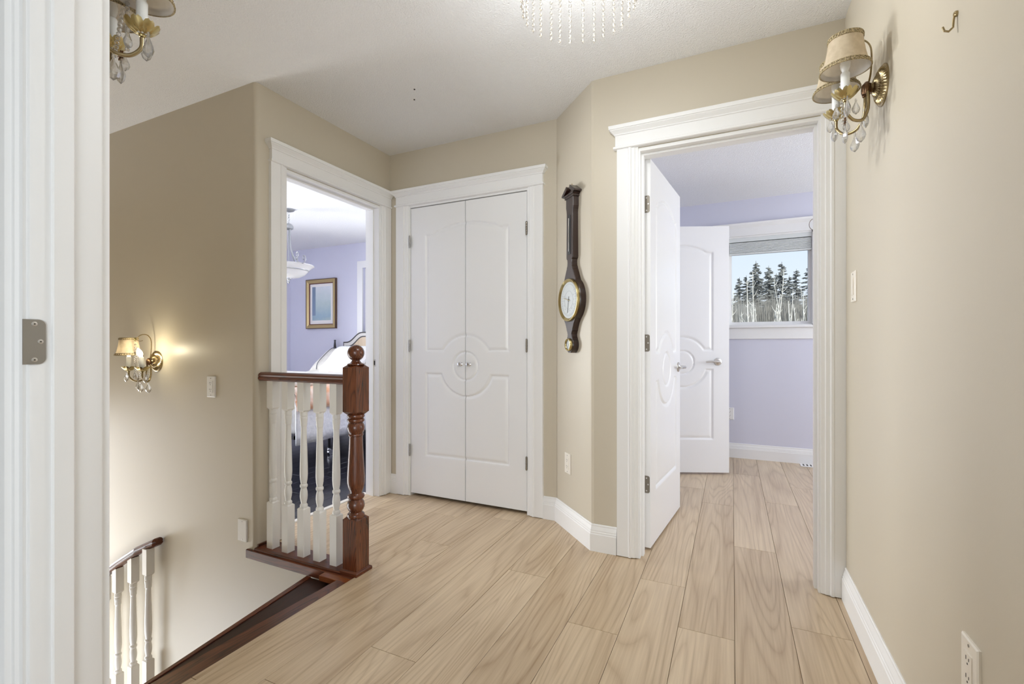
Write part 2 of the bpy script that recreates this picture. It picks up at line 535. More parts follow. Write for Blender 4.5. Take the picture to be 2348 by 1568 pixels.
# rooms beyond
b = MB()
b.box((XBL - .12, 1.75, 0), (XBL, 1.87, H)); b.box((XBL - .12, 2.83, 0), (XBL, YBF, H)); b.box((XBL - .12, 1.87, 0), (XBL, 2.83, 0.5)); b.box((XBL - .12, 1.87, 2.1), (XBL, 2.83, H))
struct('wall_bedroom_left', b, M['lavender'], 'lavender bedroom wall at the far left')
b = MB()
b.box((XBL - .12, YBF, 0), (-4.45, YBF + .12, H)); b.box((-3.45, YBF, 0), (-3.32, YBF + .12, H)); b.box((-2.52, YBF, 0), (-2.25, YBF + .12, H)); b.box((-3.32, YBF, 0), (-2.52, YBF + .12, .85)); b.box((-3.32, YBF, 2.15), (-2.52, YBF + .12, H)); b.box((-4.45, YBF, 0), (-3.45, YBF + .12, 1.0)); b.box((-4.45, YBF, 2.10), (-3.45, YBF + .12, H))
struct('wall_bedroom_far', b, M['lavender'], 'lavender bedroom wall behind the bed')
b = MB(); b.box((-2.37, YC + .1, 0), (-2.25, YBF, H))
struct('wall_bedroom_right', b, M['lavender'], 'lavender bedroom side wall')
b = MB(); b.box((XBL - .12, YS + .12, 0), (-2.38, YS + .14, H)); 
struct('wall_bedroom_near', b, M['lavender'], 'lavender bedroom wall backing the stairwell')
b = MB(); b.box((-2.25, 3.4, 0), (-0.84, 3.5, H)); b.box((-2.25, YC + .1, 0), (-2.2, 3.4, H))
struct('wall_closet_inside', b, M['trim'], 'inside of the linen closet')
b = MB()
WX0, WX1, WZ0, WZ1 = -0.045, 0.663, 1.24, 2.10
b.box((-0.84, YSF, 0), (WX0, YSF + .14, H)); b.box((WX1, YSF, 0), (3.12, YSF + .14, H)); b.box((WX0, YSF, 0), (WX1, YSF + .14, WZ0)); b.box((WX0, YSF, WZ1), (WX1, YSF + .14, H))
struct('wall_study_far', b, M['lavender'], 'lavender wall with the small window')
b = MB(); b.box((-0.84, 2.68, 0), (-0.72, 3.95, H)); b.box((-0.84, 4.72, 0), (-0.72, YSF, H)); b.box((-0.84, 3.95, 2.05), (-0.72, 4.72, H)); b.box((-1.5, 3.9, 0), (-1.4, 4.8, H)); b.box((-1.5, 3.8, 0), (-.84, 3.9, H)); b.box((-1.5, 4.76, 0), (-.84, 4.9, H))
struct('wall_study_left', b, M['lavender'], 'lavender side wall behind the open doors')
b = MB(); b.box((3.0, YD, 0), (3.12, 2.7, H)); b.box((3.0, 4.7, 0), (3.12, YSF, H)); b.box((3.0, 2.7, 0), (3.12, 4.7, 0.7)); b.box((3.0, 2.7, 2.2), (3.12, 4.7, H))
struct('wall_study_right', b, M['lavender'], 'lavender wall with the added large study window')
b = MB(); b.box((XR + .12, YD, 0), (3.0, YD + .12, H))
struct('wall_study_near', b, M['lavender'], 'lavender wall beside the study doorway')
# room the camera stands in
b = MB()
b.box((-3.5, -3.62, 0), (0, -3.5, H)); b.box((2.3, -3.62, 0), (2.6, -3.5, H)); b.box((0, -3.62, 0), (2.3, -3.5, 0.5)); b.box((0, -3.62, 2.2), (2.3, -3.5, H))
struct('wall_master_back', b, M['master'], 'wall with the added wide window behind the camera')
b = MB(); b.box((-3.62, -3.62, 0), (-3.5, YE0, H)); struct('wall_master_left', b, M['master'], 'left wall of the room behind the camera')
b = MB(); b.box((2.5, -3.62, 0), (2.62, YE0, H)); b.box((XR + .12, YE0, 0), (2.62, YE1, H)); struct('wall_master_right', b, M['master'], 'right wall of the room behind the camera')

# ceiling with skylight-free slab
b = MB(); b.box((-6.5, -3.7, H), (3.2, 5.1, H + 0.12))
struct('ceiling', b, M['ceiling'], 'stippled white ceiling')

# ------------------------------------------------------------------ oak floor, plank by plank
PW, PL, X0 = 0.1935, 1.555, 0.008
b = MB()
b.box((XN, -3.6, -0.06), (3.0, 5.0, -0.0085)); b.box((-2.38, YS + 0.09, -0.06), (XN, 5.0, -0.0085))
floor = struct('floor', b, M['oak_sub'], 'pale oak plank floor of the hall')
joints = {0: 2.736, -1: 1.86, -2: 2.176, 1: 2.04, -3: 1.714, -4: 2.436, -5: 1.995, -6: 1.277, -7: 1.007, -8: 2.095, -9: 2.467,
          -10: 1.83, -11: 2.38, -12: 2.05, 2: 2.5, 3: 1.6, 4: 2.2, 5: 2.9, 6: 1.9}
g = 0.0007


def plank(x0, x1, y0, y1, name, mat, parent, z=0.0, th=0.008):
    b = MB()
    cx, cy = (x0 + x1) / 2, (y0 + y1) / 2
    a0, a1, c0, c1 = x0 + g, x1 - g, y0 + g, y1 - g
    e = 0.0008
    b.loft([[(a0, c0, z - th), (a1, c0, z - th), (a1, c1, z - th), (a0, c1, z - th)],
            [(a0, c0, z - e), (a1, c0, z - e), (a1, c1, z - e), (a0, c1, z - e)],
            [(a0 + e, c0 + e, z), (a1 - e, c0 + e, z), (a1 - e, c1 - e, z), (a0 + e, c1 - e, z)]])
    return obj(name, b, mat, parent, origin=(cx, cy, z))


for i in range(-13, 7):
    x0, x1 = X0 + PW * i, X0 + PW * (i + 1)
    straddle = x0 < XN < x1
    if x1 <= XN:
        ya, yb, x0c, x1c = 1.735, 3.4, max(x0, -2.375), x1
    else:
        x0c, x1c = x0, x1
        ya = 0.0
        yb = 3.4 if x1 < -0.72 else YSF
    if x1c - x0c < 0.02:
        continue
    y = joints.get(i, 1.2 + (i * 0.37) % 1.5)
    while y > ya:
        y -= PL
    while y < yb:
        s0, s1 = max(y, ya), min(y + PL, yb)
        if s1 - s0 > 0.03:
            if straddle:
                if s0 < 1.735:
                    plank(XN, x1c, s0, min(s1, 1.735), 'plank', M['oak'], floor)
                if s1 > 1.735:
                    plank(x0c, x1c, max(s0, 1.735), s1, 'plank', M['oak'], floor)
            else:
                plank(x0c, x1c, s0, s1, 'plank', M['oak'], floor)
        y += PL
b = MB(); b.box((-3.5, -3.5, -0.0085), (3.0, -0.001, 0.0))
struct('floor_master', b, M['carpet'], 'grey carpet of the room behind the camera')
b = MB(); b.box((X0 + PW * 7, YD, -0.0085), (3.0, 5.0, 0.0))
struct('floor_study', b, M['oak'], 'oak floor at the far side of the study')

b = MB(); b.box((XBL, YS + .1, -0.06), (-2.40, YBF, -0.0085))
bfloor = struct('floor_bedroom', b, M['dark_sub'], 'dark glossy plank floor of the bedroom')
x = -2.405
k = 0
while x > XBL:
    y = 1.75 + (k * 0.41) % 0.9 - 0.9
    while y < YBF:
        s0, s1 = max(y, 1.75), min(y + 1.2, YBF)
        if s1 - s0 > 0.05 and x > -4.2:
            plank(x - 0.13, x, s0, s1, 'dark_plank', M['dark_plank'], bfloor)
        y += 1.2
    x -= 0.13
    k += 1
b = MB(); b.box((XBL, 1.75, -0.0085), (-4.2, YBF, -0.0005))
obj('plank_field', b, M['dark_plank'], bfloor)
b = MB(); b.loft([[(-2.412, 1.8, 0.0), (-2.372, 1.8, 0.0), (-2.372, 2.59, 0.0), (-2.412, 2.59, 0.0)],
                  [(-2.408, 1.8, 0.005), (-2.376, 1.8, 0.005), (-2.376, 2.59, 0.005), (-2.408, 2.59, 0.005)]])
struct('trim_5', b, plain('pale_threshold', (0.74, 0.70, 0.64), 0.4), 'pale threshold strip under the bedroom doorway')

# ------------------------------------------------------------------ door trim
CAS = [(0, 0), (0, .019), (.056, .019), (.060, .024), (.069, .024), (.073, .0155), (.087, .0155), (.091, .0105), (.104, .0095), (.104, 0)]


def frame_X(O, along, normal):
    """matrix taking (s, n, z) to world"""
    return Matrix(((along[0], normal[0], 0, O[0]), (along[1], normal[1], 0, O[1]), (0, 0, 1, 0), (0, 0, 0, 1)))


def casing(mb, X, s_in, side, z0, z1, cut=None):
    """vertical casing whose inner edge is at s_in; side -1 = lies to the left (smaller s)"""
    poly = []
    for w, t in CAS:
        s = s_in + side * (0.104 - w)
        if cut is not None:
            s = min(s, cut) if side > 0 else max(s, cut)
        poly.append((s, t))
    mb.loft([[(s, t, z0) for s, t in poly], [(s, t, z1) for s, t in poly]], X=X)


def header(X, s0, s1, parent, z=2.05, o1=1.0):
    def ring(zz, o, nb=0.02):
        return [(s0 - o, 0, zz), (s1 + o * o1, 0, zz), (s1 + o * o1, nb + o, zz), (s0 - o, nb + o, zz)]
    b = MB(); b.loft([ring(z + a, o) for a, o in ((0, .005), (.003, .009), (.011, .009), (.014, .005))], X=X)
    obj('header_bead', b, M['trim'], parent)
    b = MB(); b.loft([ring(z + .014, 0), ring(z + .075, 0)], X=X)
    obj('header_frieze', b, M['trim'], parent)
    b = MB()
    b.loft([ring(z + a, o) for a, o in ((.068, .0), (.070, .005), (.075, .005), (.078, .008), (.084, .014), (.091, .022), (.094, .022), (.095, .027), (.111, .029), (.113, .027))], X=X)
    obj('header_crown', b, M['trim'], parent)


def jamb(X, s0, s1, depth, top, parent, stop=None, mat=None, t=0.016):
    mat = mat or M['trim']
    for sa, sb in ((s0 - t, s0), (s1, s1 + t)):
        b = MB(); b.box((sa, 0.0, 0.0), (sb, -depth, top), X=X); obj('jamb', b, mat, parent)
    b = MB(); b.box((s0 - t, 0.0, top), (s1 + t, -depth, top + t), X=X); obj('head_jamb', b, mat, parent)
    if stop:
        n0, n1 = stop
        for sa, sb in ((s0, s0 + .011), (s1 - .011, s1)):
            b = MB(); b.box((sa, -n0, 0.0), (sb, -n1, top), X=X); obj('door_stop', b, mat, parent)
        b = MB(); b.box((s0 + .011, -n0, top - .011), (s1 - .011, -n1, top), X=X); obj('door_stop', b, mat, parent)


def trim_set(name, label, O, along, normal, s0, s1, depth, top=2.03, cutL=None, cutR=None, hs=None, stop=None, o1=1.0):
    X = frame_X(O, along, normal)
    base = X @ Vector(((s0 + s1) / 2, 0, 0))
    rt = root(name, base, label=label, kind='structure')
    jamb(X, s0, s1, depth, top, rt, stop)
    for s_in, sd, cut in ((s0 - .008, -1, cutL), (s1 + .008, 1, cutR)):
        b = MB(); casing(b, X, s_in, sd, 0.004, 2.05, cut); obj('casing', b, M['trim'], rt)
    a0, a1 = hs or (s0 - .112, s1 + .112)
    header(X, a0, a1, rt, o1=o1)
    return rt, X


t_closet, XCL = trim_set('trim_1', 'white crown-topped casing around the double closet doors', (0, YC), (1, 0), (0, -1), -2.065, -1.163, 0.1, 2.037)
t_study, XST = trim_set('trim_2', 'white crown-topped casing around the right-hand doorway', (0, YD), (1, 0), (0, -1), -0.415, 0.335, 0.12, 2.03, cutR=XR, hs=(-0.535, XR - .004), stop=(.035, .07), o1=0.0)
# bedroom: along +y, normal +x
t_bed, XBD = trim_set('trim_3', 'white crown-topped casing around the bedroom doorway', (XB, 0), (0, 1), (1, 0), 1.82, 2.572, 0.12, 2.03, cutR=YC - .004, hs=(1.712, YC - .004), stop=(.045, .08), o1=0.0)

# the jamb in the foreground
rt = root('trim_4', (XE, (YE0 + YE1) / 2, 0), label='white door jamb with a hinge leaf in the left foreground', kind='structure')
b = MB()
def jring(z):
    c = 0.006
    return [(XE - .03, YE0 - .004, z), (XE - c, YE0 - .004, z), (XE - c * .3, YE0 - .004 + c * .3, z), (XE, YE0 - .004 + c, z), (XE, YE1 - c, z), (XE - c * .3, YE1 - c * .3, z), (XE - c, YE1, z), (XE - .03, YE1, z)]
b.loft([jring(0), jring(2.05)], smooth=True); obj('jamb', b, M['trim'], rt)
b = MB(); b.box((0.385, YE0 - .004, 0), (0.40, YE1, 2.05)); obj('jamb', b, M['trim'], rt)
b = MB(); casing(b, frame_X((0, YE0), (1, 0), (0, -1)), 0.392, 1, 0, 2.05); obj('casing', b, M['trim'], rt)
b = MB(); b.box((XE, YE0 - .004, 2.03), (0.40, YE1, 2.05)); obj('head_jamb', b, M['trim'], rt)
b = MB(); b.bbox((XE - .005, 0.457, 0), (XE + .009, 0.492, 2.03), .002); obj('door_stop', b, M['trim'], rt)
b = MB()
Xc = frame_X((0, YE0), (1, 0), (0, -1))
casing(b, Xc, XE - .010, -1, 0, 2.05); obj('casing', b, M['trim'], rt)
b = MB(); Xh = frame_X((0, YE1), (1, 0), (0, 1)); b.box((XE - .06, 0, 0), (XE - .008, .014, 2.1), X=Xh); obj('casing', b, M['trim'], rt)
# hinge leaf on the jamb (door lifted off)
def leaf_mesh(w, hgt, th, rr=0.012):
    pts = [(0, 0)]
    pts += [(w - rr + rr * math.sin(t), rr - rr * math.cos(t)) for t in np.linspace(0, PI / 2, 7)]
    pts += [(w - rr + rr * math.cos(t), hgt - rr + rr * math.sin(t)) for t in np.linspace(0, PI / 2, 7)]
    pts += [(0, hgt)]
    return pts
hp = leaf_mesh(0.034, 0.089, 0.0025)
Xl = Matrix(((0, 0, 1, XE), (1, 0, 0, 0.4145), (0, 1, 0, 1.0235), (0, 0, 0, 1)))
b = MB(); b.prism(hp, 0.0, 0.002, X=Xl); hl = obj('hinge_leaf', b, M['hinge'], rt, label='satin metal hinge leaf with three screws')
for sy, sz in ((0.017, 0.009), (0.026, 0.045), (0.017, 0.080)):
    b = MB(); b.lathe([(0.0045, 0.0), (0.0045, 0.0028), (0.003, 0.0034), (0.0001, 0.0034)], 16, X=Xl @ Matrix.Translation((sy, sz, 0)))
    obj('screw', b, M['nickel'], hl)
    b = MB(); b.box((sy - .0012, sz - .0012, .0034), (sy + .0012, sz + .0012, .0036), X=Xl); obj('screw_recess', b, M['slot'], hl)

# ------------------------------------------------------------------ moulded doors
def panel_depth(S, Z, hw):
    """relief depth (metres, negative = recessed) of the moulded face; S measured from the door's middle line"""
    zc, R, Ri = 0.925, 0.195, 0.103
    A = np.abs(S)
    # arch: flat shoulder, then ogee up to the crown
    t = np.clip((hw - 0.035 - A) / (hw - 0.035), 0, 1)
    e_ = np.clip(t / 0.22, 0, 1)
    top = 1.835 + 0.060 * np.sin(PI / 2 * t) * e_ * e_ * (3 - 2 * e_)
    rad = np.hypot(S, Z - zc)
    up = np.minimum.reduce([hw - A, (top - Z) * 0.96, Z - 1.020, ])
    upc = np.maximum(np.minimum(up, 9), -9)
    up = np.minimum(upc, rad - R)
    lo = np.minimum.reduce([hw - A, 0.872 - Z, Z - 0.292, rad - R])
    ci = Ri - rad
    def prof(d):
        return np.interp(d, [-1, 0, .003, .008, .012, .024, .030, 1], [0, 0, -.005, -.0095, -.0095, -.003, -.0012, -.0012])
    def ringprof(d):
        return np.interp(d, [-1, 0, .003, .008, .011, .018, .022, 1], [0, 0, -.004, -.0075, -.0075, -.002, -.0005, -.0005])
    return np.where(up > 0, prof(up), np.where(lo > 0, prof(lo), np.where(ci > 0, ringprof(ci), 0.0)))


def door_face(mb, s0, s1, z0, z1, hw, n0, X, step=0.006, sgn=1.0):
    ns, nz = int((s1 - s0) / step), int((z1 - z0) / step)
    S, Z = np.meshgrid(np.linspace(s0, s1, ns + 1), np.linspace(z0, z1, nz + 1))
    D = panel_depth(S, Z, hw)
    vs = [(float(a), float(n0 + sgn * d), float(c)) for a, d, c in zip(S.ravel(), D.ravel(), Z.ravel())]
    w = ns + 1
    fs = [(j * w + i, j * w + i + 1, (j + 1) * w + i + 1, (j + 1) * w + i) for j in range(nz) for i in range(ns)]
    mb.add(vs, fs, True, X)
    # stitch rim to the slab plane
    return ns, nz


def door(name, label, X, s0, s1, z0, z1, hw, th=0.035, both=False, parent_loc=None, step=0.006):
    """door in a (s, n, z) frame; n=0 is the visible face, slab runs to n=-th; s measured from the panel middle"""
    rt = root(name, X @ Vector((s0, 0, 0)), label=label, kind='structure')
    b = MB()
    door_face(b, s0, s1, z0, z1, hw, 0.0, X, step)
    if both:
        door_face(b, s0, s1, z0, z1, hw, -th, X, step * 2, -1.0)
    # edges
    ns, nz = int((s1 - s0) / step), int((z1 - z0) / step)
    for s in (s0, s1):
        zz = np.linspace(z0, z1, nz + 1); dd = panel_depth(np.full(nz + 1, s), zz, hw)
        vs = [(s, float(d), float(c)) for d, c in zip(dd, zz)] + [(s, -th, float(c)) for c in zz]
        n = nz + 1
        b.add(vs, [(i, i + 1, n + i + 1, n + i) for i in range(nz)], False, X)
    for zc in (z0, z1):
        b.add([(s0, 0, zc), (s1, 0, zc), (s1, -th, zc), (s0, -th, zc)], [(0, 1, 2, 3)], False, X)
    if not both:
        b.add([(s0, -th, z0), (s1, -th, z0), (s1, -th, z1), (s0, -th, z1)], [(0, 1, 2, 3)], False, X)
    me = b.mesh('door_leaf', M['door'], WM[rt.name].inverted())
    o = bpy.data.objects.new('door_leaf', me); COL.objects.link(o); o.parent = rt
    WM[o.name] = WM[rt.name]
    return rt


def knob(X, s, z, rt, n0=0.0):
    T = X @ Matrix.Translation((s, n0, z)) @ Matrix.Rotation(-PI / 2, 4, 'X')
    b = MB(); b.lathe([(.012, 0), (.012, .002), (.009, .004), (.005, .006), (.0045, .014), (.008, .018), (.0125, .022), (.0135, .027), (.011, .032), (.005, .034), (.0001, .0345)], 24, X=T)
    obj('door_knob', b, M['chrome'], rt)


def barrel(X, s, n, z, rt, mat, hgt=0.08):
    b = MB()
    T = X @ Matrix.Translation((s, n, z - hgt / 2))
    for k in range(5):
        h0, h1 = hgt * k / 5 + .0004, hgt * (k + 1) / 5 - .0004
        b.lathe([(.0062, h0), (.0065, h0 + .0006), (.0065, h1 - .0006), (.0062, h1)], 12, X=T)
    b.lathe([(.0045, -.003), (.0045, hgt + .003)], 10, X=T)
    return obj('hinge', b, mat, rt)


# closet: frame (s, n, z) with s = world x, n toward the hall; panel middle at x=-1.614
XCm = frame_X((-1.614, YC), (1, 0), (0, -1)) @ Matrix.Translation((0, -0.004, 0))
d1 = door('door_1', 'left leaf of the white moulded double closet doors', XCm, -0.447, -0.0025, 0.022, 2.031, 0.325)
d2 = door('door_2', 'right leaf of the white moulded double closet doors', XCm, 0.0025, 0.447, 0.022, 2.031, 0.325)
knob(XCm, -0.033, 0.938, d1); knob(XCm, 0.033, 0.938, d2)
for z in (0.325, 1.062, 1.797):
    barrel(XCm, -0.4505, 0.012, z, d1, M['hinge']); barrel(XCm, 0.4505, 0.012, z, d2, M['aged_hinge'])

# study door, swung inward: runs along +y, face toward +x
ang = math.radians(5.9)
al = (math.sin(ang), math.cos(ang)); nm = (math.cos(ang), -math.sin(ang))
Xd3 = frame_X((-0.383 + 0.365 * al[0], 2.493 + 0.365 * al[1]), al, nm)
d3 = door('door_3', 'white moulded door swung open into the right-hand room', Xd3, -0.365, 0.365, 0.012, 2.03, 0.255, both=True)
for z in (0.34, 1.075, 1.797):
    hp2 = leaf_mesh(0.031, 0.089, 0.002, 0.010)
    # leaf lies on the hinge edge (facing -y), barrel at the far left corner
    Xl3 = Xd3 @ Matrix(((0, 0, -1, -0.365), (1, 0, 0, -0.035), (0, 1, 0, z - .0445), (0, 0, 0, 1)))
    b = MB(); b.prism(hp2, 0, 0.002, X=Xl3); lf = obj('hinge_leaf', b, M['aged_hinge'], d3)
    for sy, sz in ((0.015, 0.012), (0.023, 0.045), (0.015, 0.077)):
        b = MB(); b.lathe([(0.004, 0.0), (0.004, 0.0026), (0.0001, 0.003)], 12, X=Xl3 @ Matrix.Translation((sy, sz, 0))); obj('screw', b, M['nickel'], lf)
    barrel(Xd3, -0.368, -0.0405, z, d3, M['bronze'], 0.089)


def lever(X, s, z, rt, n0=0.0, dirn=-1):
    T = X @ Matrix.Translation((s, n0, z)) @ Matrix.Rotation(-PI / 2, 4, 'X')
    b = MB(); b.lathe([(.031, 0), (.031, .004), (.028, .008), (.016, .011), (.011, .016), (.010, .045), (.0001, .047)], 28, X=T)
    h_ = obj('door_handle', b, M['nickel'], rt)
    b = MB(); b.tube([X @ Vector((s, n0 + .042, z)), X @ Vector((s + dirn * .03, n0 + .046, z + .002)), X @ Vector((s + dirn * .07, n0 + .044, z + .004)), X @ Vector((s + dirn * .11, n0 + .040, z - .001))], [.010, .008, .0075, .006], 10)
    obj('lever', b, M['nickel'], h_)


lever(Xd3, 0.305, 0.925, d3)
lever(Xd3 @ Matrix(((1, 0, 0, 0), (0, -1, 0, -.035), (0, 0, 1, 0), (0, 0, 0, 1))), 0.305, 0.925, d3)
# second door in the study
a4 = math.radians(23.3)
al4 = (math.cos(a4), math.sin(a4)); nm4 = (math.sin(a4), -math.cos(a4))
Xd4 = frame_X((-0.023 - 0.38 * al4[0], 4.232 - 0.38 * al4[1]), al4, nm4)
d4 = door('door_4', 'white moulded closet door standing ajar in front of the study window wall', Xd4, -0.38, 0.38, 0.018, 2.045, 0.25)
lever(Xd4, 0.288, 0.93, d4)
b = MB(); b.box((0.369, -.026, .90), (0.3805, -.009, .955), X=Xd4); obj('latch_plate', b, M['nickel'], d4)
barrel(Xd4, -0.383, -0.04, 1.06, d4, M['hinge'])
# strike plate on bedroom jamb
b = MB(); b.box((2.5715, -0.052, .915), (2.5725, -0.028, .965), X=XBD); st = obj('strike_plate', b, M['nickel'], t_bed)
b = MB(); b.box((2.5712, -0.046, .925), (2.5716, -0.034, .955), X=XBD); obj('latch_hole', b, M['slot'], st)

# ------------------------------------------------------------------ baseboards
BB = [(0, 0), (.016, 0), (.016, .088), (.0135, .091), (.0135, .099), (.011, .102), (.011, .108), (.008, .118), (.0055, .126), (.0055, .133), (.003, .137), (0, .137)]


def baseboard(name, label, pts, mat=None, z0=0.0):
    """pts run with the room on the right-hand side... offset to the left normal given by sign"""
    P = [Vector((p[0], p[1])) for p in pts]
    rings = []
    for i, p in enumerate(P):
        dirs = []
        if i > 0: dirs.append((P[i] - P[i - 1]).normalized())
        if i < len(P) - 1: dirs.append((P[i + 1] - P[i]).normalized())
        ns = [Vector((d.y, -d.x)) for d in dirs]
        if len(ns) == 2:
            m = (ns[0] + ns[1]).normalized()
            m = m / max(m.dot(ns[0]), .3)
        else:
            m = ns[0]
        rings.append([(p.x + m.x * t, p.y + m.y * t, z0 + z) for t, z in BB])
    b = MB(); b.loft(rings)
    return struct(name, b, mat or M['trim'], label)


baseboard('baseboard_closet_left', 'short white baseboard in the corner left of the closet', [(XB, YC), (-2.176, YC)])
baseboard('baseboard_angled', 'white baseboard turning along the angled wall', [(-1.052, YC), (XA0, YC), (XA1, YD), (-0.531, YD)])
baseboard('baseboard_right', 'long white baseboard below the right wall', [(XR, YD - .02), (XR, YE1)])
baseboard('baseboard_study', 'white baseboard below the study window', [(-0.72, YSF), (3.0, YSF)])
baseboard('baseboard_bedroom', 'white baseboard behind the bed', [(XBL, YBF), (-2.37, YBF)])

# ------------------------------------------------------------------ top balustrade
NX, NY = -1.604, 1.675
bal = root('balustrade', (-1.9, NY, 0), label='white turned balustrade with dark newel post at the top of the stairs', cat='balustrade')
nr = root('newel_post', (NX, NY, 0))
nr.parent = bal; nr.matrix_basis = WM[bal.name].inverted() @ WM[nr.name]
q = 0.0415


def sq_block(mb, cx, cy, q, z0, z1, c0, c1, taper0=0.0, taper1=0.0):
    def ring(o, z): return [(cx - o, cy - o, z), (cx + o, cy - o, z), (cx + o, cy + o, z), (cx - o, cy + o, z)]
    R_ = []
    if taper0: R_.append(ring(q - taper0, z0))
    R_.append(ring(q, z0 + (c0 if taper0 else 0)))
    R_.append(ring(q, z1 - (c1 if taper1 else 0)))
    if taper1: R_.append(ring(q - taper1, z1))
    mb.loft(R_)


b = MB(); sq_block(b, NX, NY, q, 0.0, 0.262, 0, .012, 0, .014); obj('base_block', b, M['mahog_z'], nr)
b = MB(); sq_block(b, NX, NY, q, 0.738, 0.975, .014, .016, .014, .020); obj('upper_block', b, M['mahog_z'], nr)
T = Matrix.Translation((NX, NY, 0))
b = MB()
b.lathe([(.030, .25), (.038, .256), (.040, .264), (.038, .272), (.030, .277), (.028, .281), (.034, .290), (.0395, .303), (.0400, .315), (.037, .328), (.030, .337),
         (.029, .340), (.037, .346), (.0400, .353), (.038, .361), (.030, .366), (.028, .370), (.0305, .380), (.036, .395), (.0400, .418), (.0405, .435), (.039, .47),
         (.036, .52), (.0325, .58), (.0305, .630), (.030, .636), (.034, .639), (.0345, .644), (.032, .648), (.034, .653), (.0385, .664), (.040, .675), (.038, .688), (.033, .697),
         (.031, .701), (.038, .705), (.040, .711), (.038, .717), (.033, .720), (.038, .724), (.040, .730), (.038, .737), (.030, .742)], 32, X=T)
obj('turned_shaft', b, M['mahog_z'], nr)
b = MB()
b.lathe([(.040, .972), (.038, .976), (.027, .980), (.020, .988), (.018, .994), (.021, .998)] + [(.0385 * math.cos(t), 1.027 + .0385 * math.sin(t)) for t in np.linspace(-0.98, PI / 2 - .02, 18)], 32, X=T)
obj('ball_finial', b, M['mahog_z'], nr)
b = MB(); b.loft([[(NX - o, NY - o, z), (NX + o, NY - o, z), (NX + o, NY + o, z), (NX - o, NY + o, z)] for o, z in ((.052, -.008), (.052, .012), (.050, .016), (.043, .02))])
obj('base_moulding', b, M['mahog_x'], nr)

# handrail
def rail_prof(w, h0, h1):
    return [(-w * .36, h0), (w * .36, h0), (w * .5, h0 + .008), (w * .5, h0 + .016), (w * .44, h0 + .022), (w * .5, h0 + .030), (w * .42, h1 - .006), (w * .25, h1), (-w * .25, h1), (-w * .42, h1 - .006), (-w * .5, h0 + .030), (-w * .44, h0 + .022), (-w * .5, h0 + .016), (-w * .5, h0 + .008)]


b = MB()
pr_ = rail_prof(0.062, .878, .922)
xs = [(-2.262, .55), (-2.256, .85), (-2.248, 1.0), (NX - q + .004, 1.0)]
b.loft([[(x, NY + y * k, .9 + (z - .9) * k) for y, z in pr_] for x, k in xs])
obj('handrail', b, M['mahog_x'], bal)


def baluster_mesh(h, z0=0.0):
    """turned baluster of total height h"""
    b = MB()
    q = 0.0215
    s = h / 0.878
    zz = lambda v: v * s
    sq_block(b, 0, 0, q, 0.0, zz(.243), 0, .006, 0, .006)
    sq_block(b, 0, 0, q, zz(.722), h, .010, 0, .008, 0)
    b.lathe([(r_, zz(v)) for r_, v in [(.014, .238), (.0175, .244), (.019, .250), (.0175, .257), (.013, .262), (.0135, .268), (.0165, .282), (.0185, .300), (.0175, .320), (.014, .336), (.0135, .340),
             (.0175, .345), (.0185, .351), (.0175, .357), (.0140, .361), (.0145, .366), (.0175, .384), (.0190, .410), (.0185, .45), (.0165, .53), (.0145, .60), (.0135, .645), (.0135, .650),
             (.0160, .654), (.0165, .660), (.0155, .664), (.0175, .680), (.0185, .690), (.0180, .696), (.0165, .699), (.0185, .703), (.0185, .709), (.017, .713), (.018, .720), (.015, .726)]], 20)
    return b


bmesh_top = baluster_mesh(0.876).mesh('baluster', M['baluster'])
fix_normals(bmesh_top)
for x in (-2.172, -2.060, -1.948, -1.838, -1.728):
    o = bpy.data.objects.new('baluster', bmesh_top); COL.objects.link(o); o.parent = bal
    o.matrix_basis = WM[bal.name].inverted() @ Matrix.Translation((x, NY, 0.008)); WM[o.name] = Matrix.Translation((x, NY, 0.008))
b = MB()
def shoe(o, z): return [(-2.249 , YS - .008 - o, z), (NX - .045, YS - .008 - o, z), (NX - .045, 1.735, z), (-2.249, 1.735, z)]
b.loft([shoe(-.004, -.012), shoe(.0, -.008), shoe(.0, .004), shoe(-.004, .008)])
obj('shoe_board', b, M['mahog_x'], bal)
b = MB(); b.bbox((-2.305, YS - .0165, -.050), (XN - .004, YS - .001, -.004), .003); obj('fascia_board', b, M['mahog_x'], bal)
b = MB(); b.box((-2.249, YS + .01, .008), (-2.240, 1.70, .022)); obj('wall_shoe', b, M['mahog_y'], bal)

# ------------------------------------------------------------------ stairs going down
st = root('staircase', (-1.75, 1.1, -0.02), label='dark stained wooden staircase dropping away from the landing', cat='staircase')
def ring4(pts, z): return [(x, y, z) for x, y in pts]
b = MB()
nos = [(-1.671, .56), (XN, .56), (XN, YS - .056), (-1.627, YS - .056)]
b.loft([ring4([(x + (.004 if i in (0, 3) else 0), y) for i, (x, y) in enumerate(nos)], -.032), ring4(nos, -.026), ring4(nos, -.006), ring4([(x + (.006 if i in (0, 3) else 0), y) for i, (x, y) in enumerate(nos)], -.001)])
obj('landing_nosing', b, M['mahog_y'], st)
b = MB()
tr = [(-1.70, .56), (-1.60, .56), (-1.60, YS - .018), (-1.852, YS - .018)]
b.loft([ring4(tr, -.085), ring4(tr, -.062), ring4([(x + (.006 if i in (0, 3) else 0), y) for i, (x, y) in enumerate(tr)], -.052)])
obj('tread', b, M['mahog_shaded'], st)
b = MB(); tn = [(-1.702, .56), (-1.692, .56), (-1.828, YS - .018), (-1.856, YS - .018)]
b.loft([ring4(tn, -.056), ring4(tn, -.0485), ring4([(x + (.002 if i in (0, 3) else -.002), y) for i, (x, y) in enumerate(tn)], -.047)]); obj('tread_nosing', b, M['mahog_y'], st)
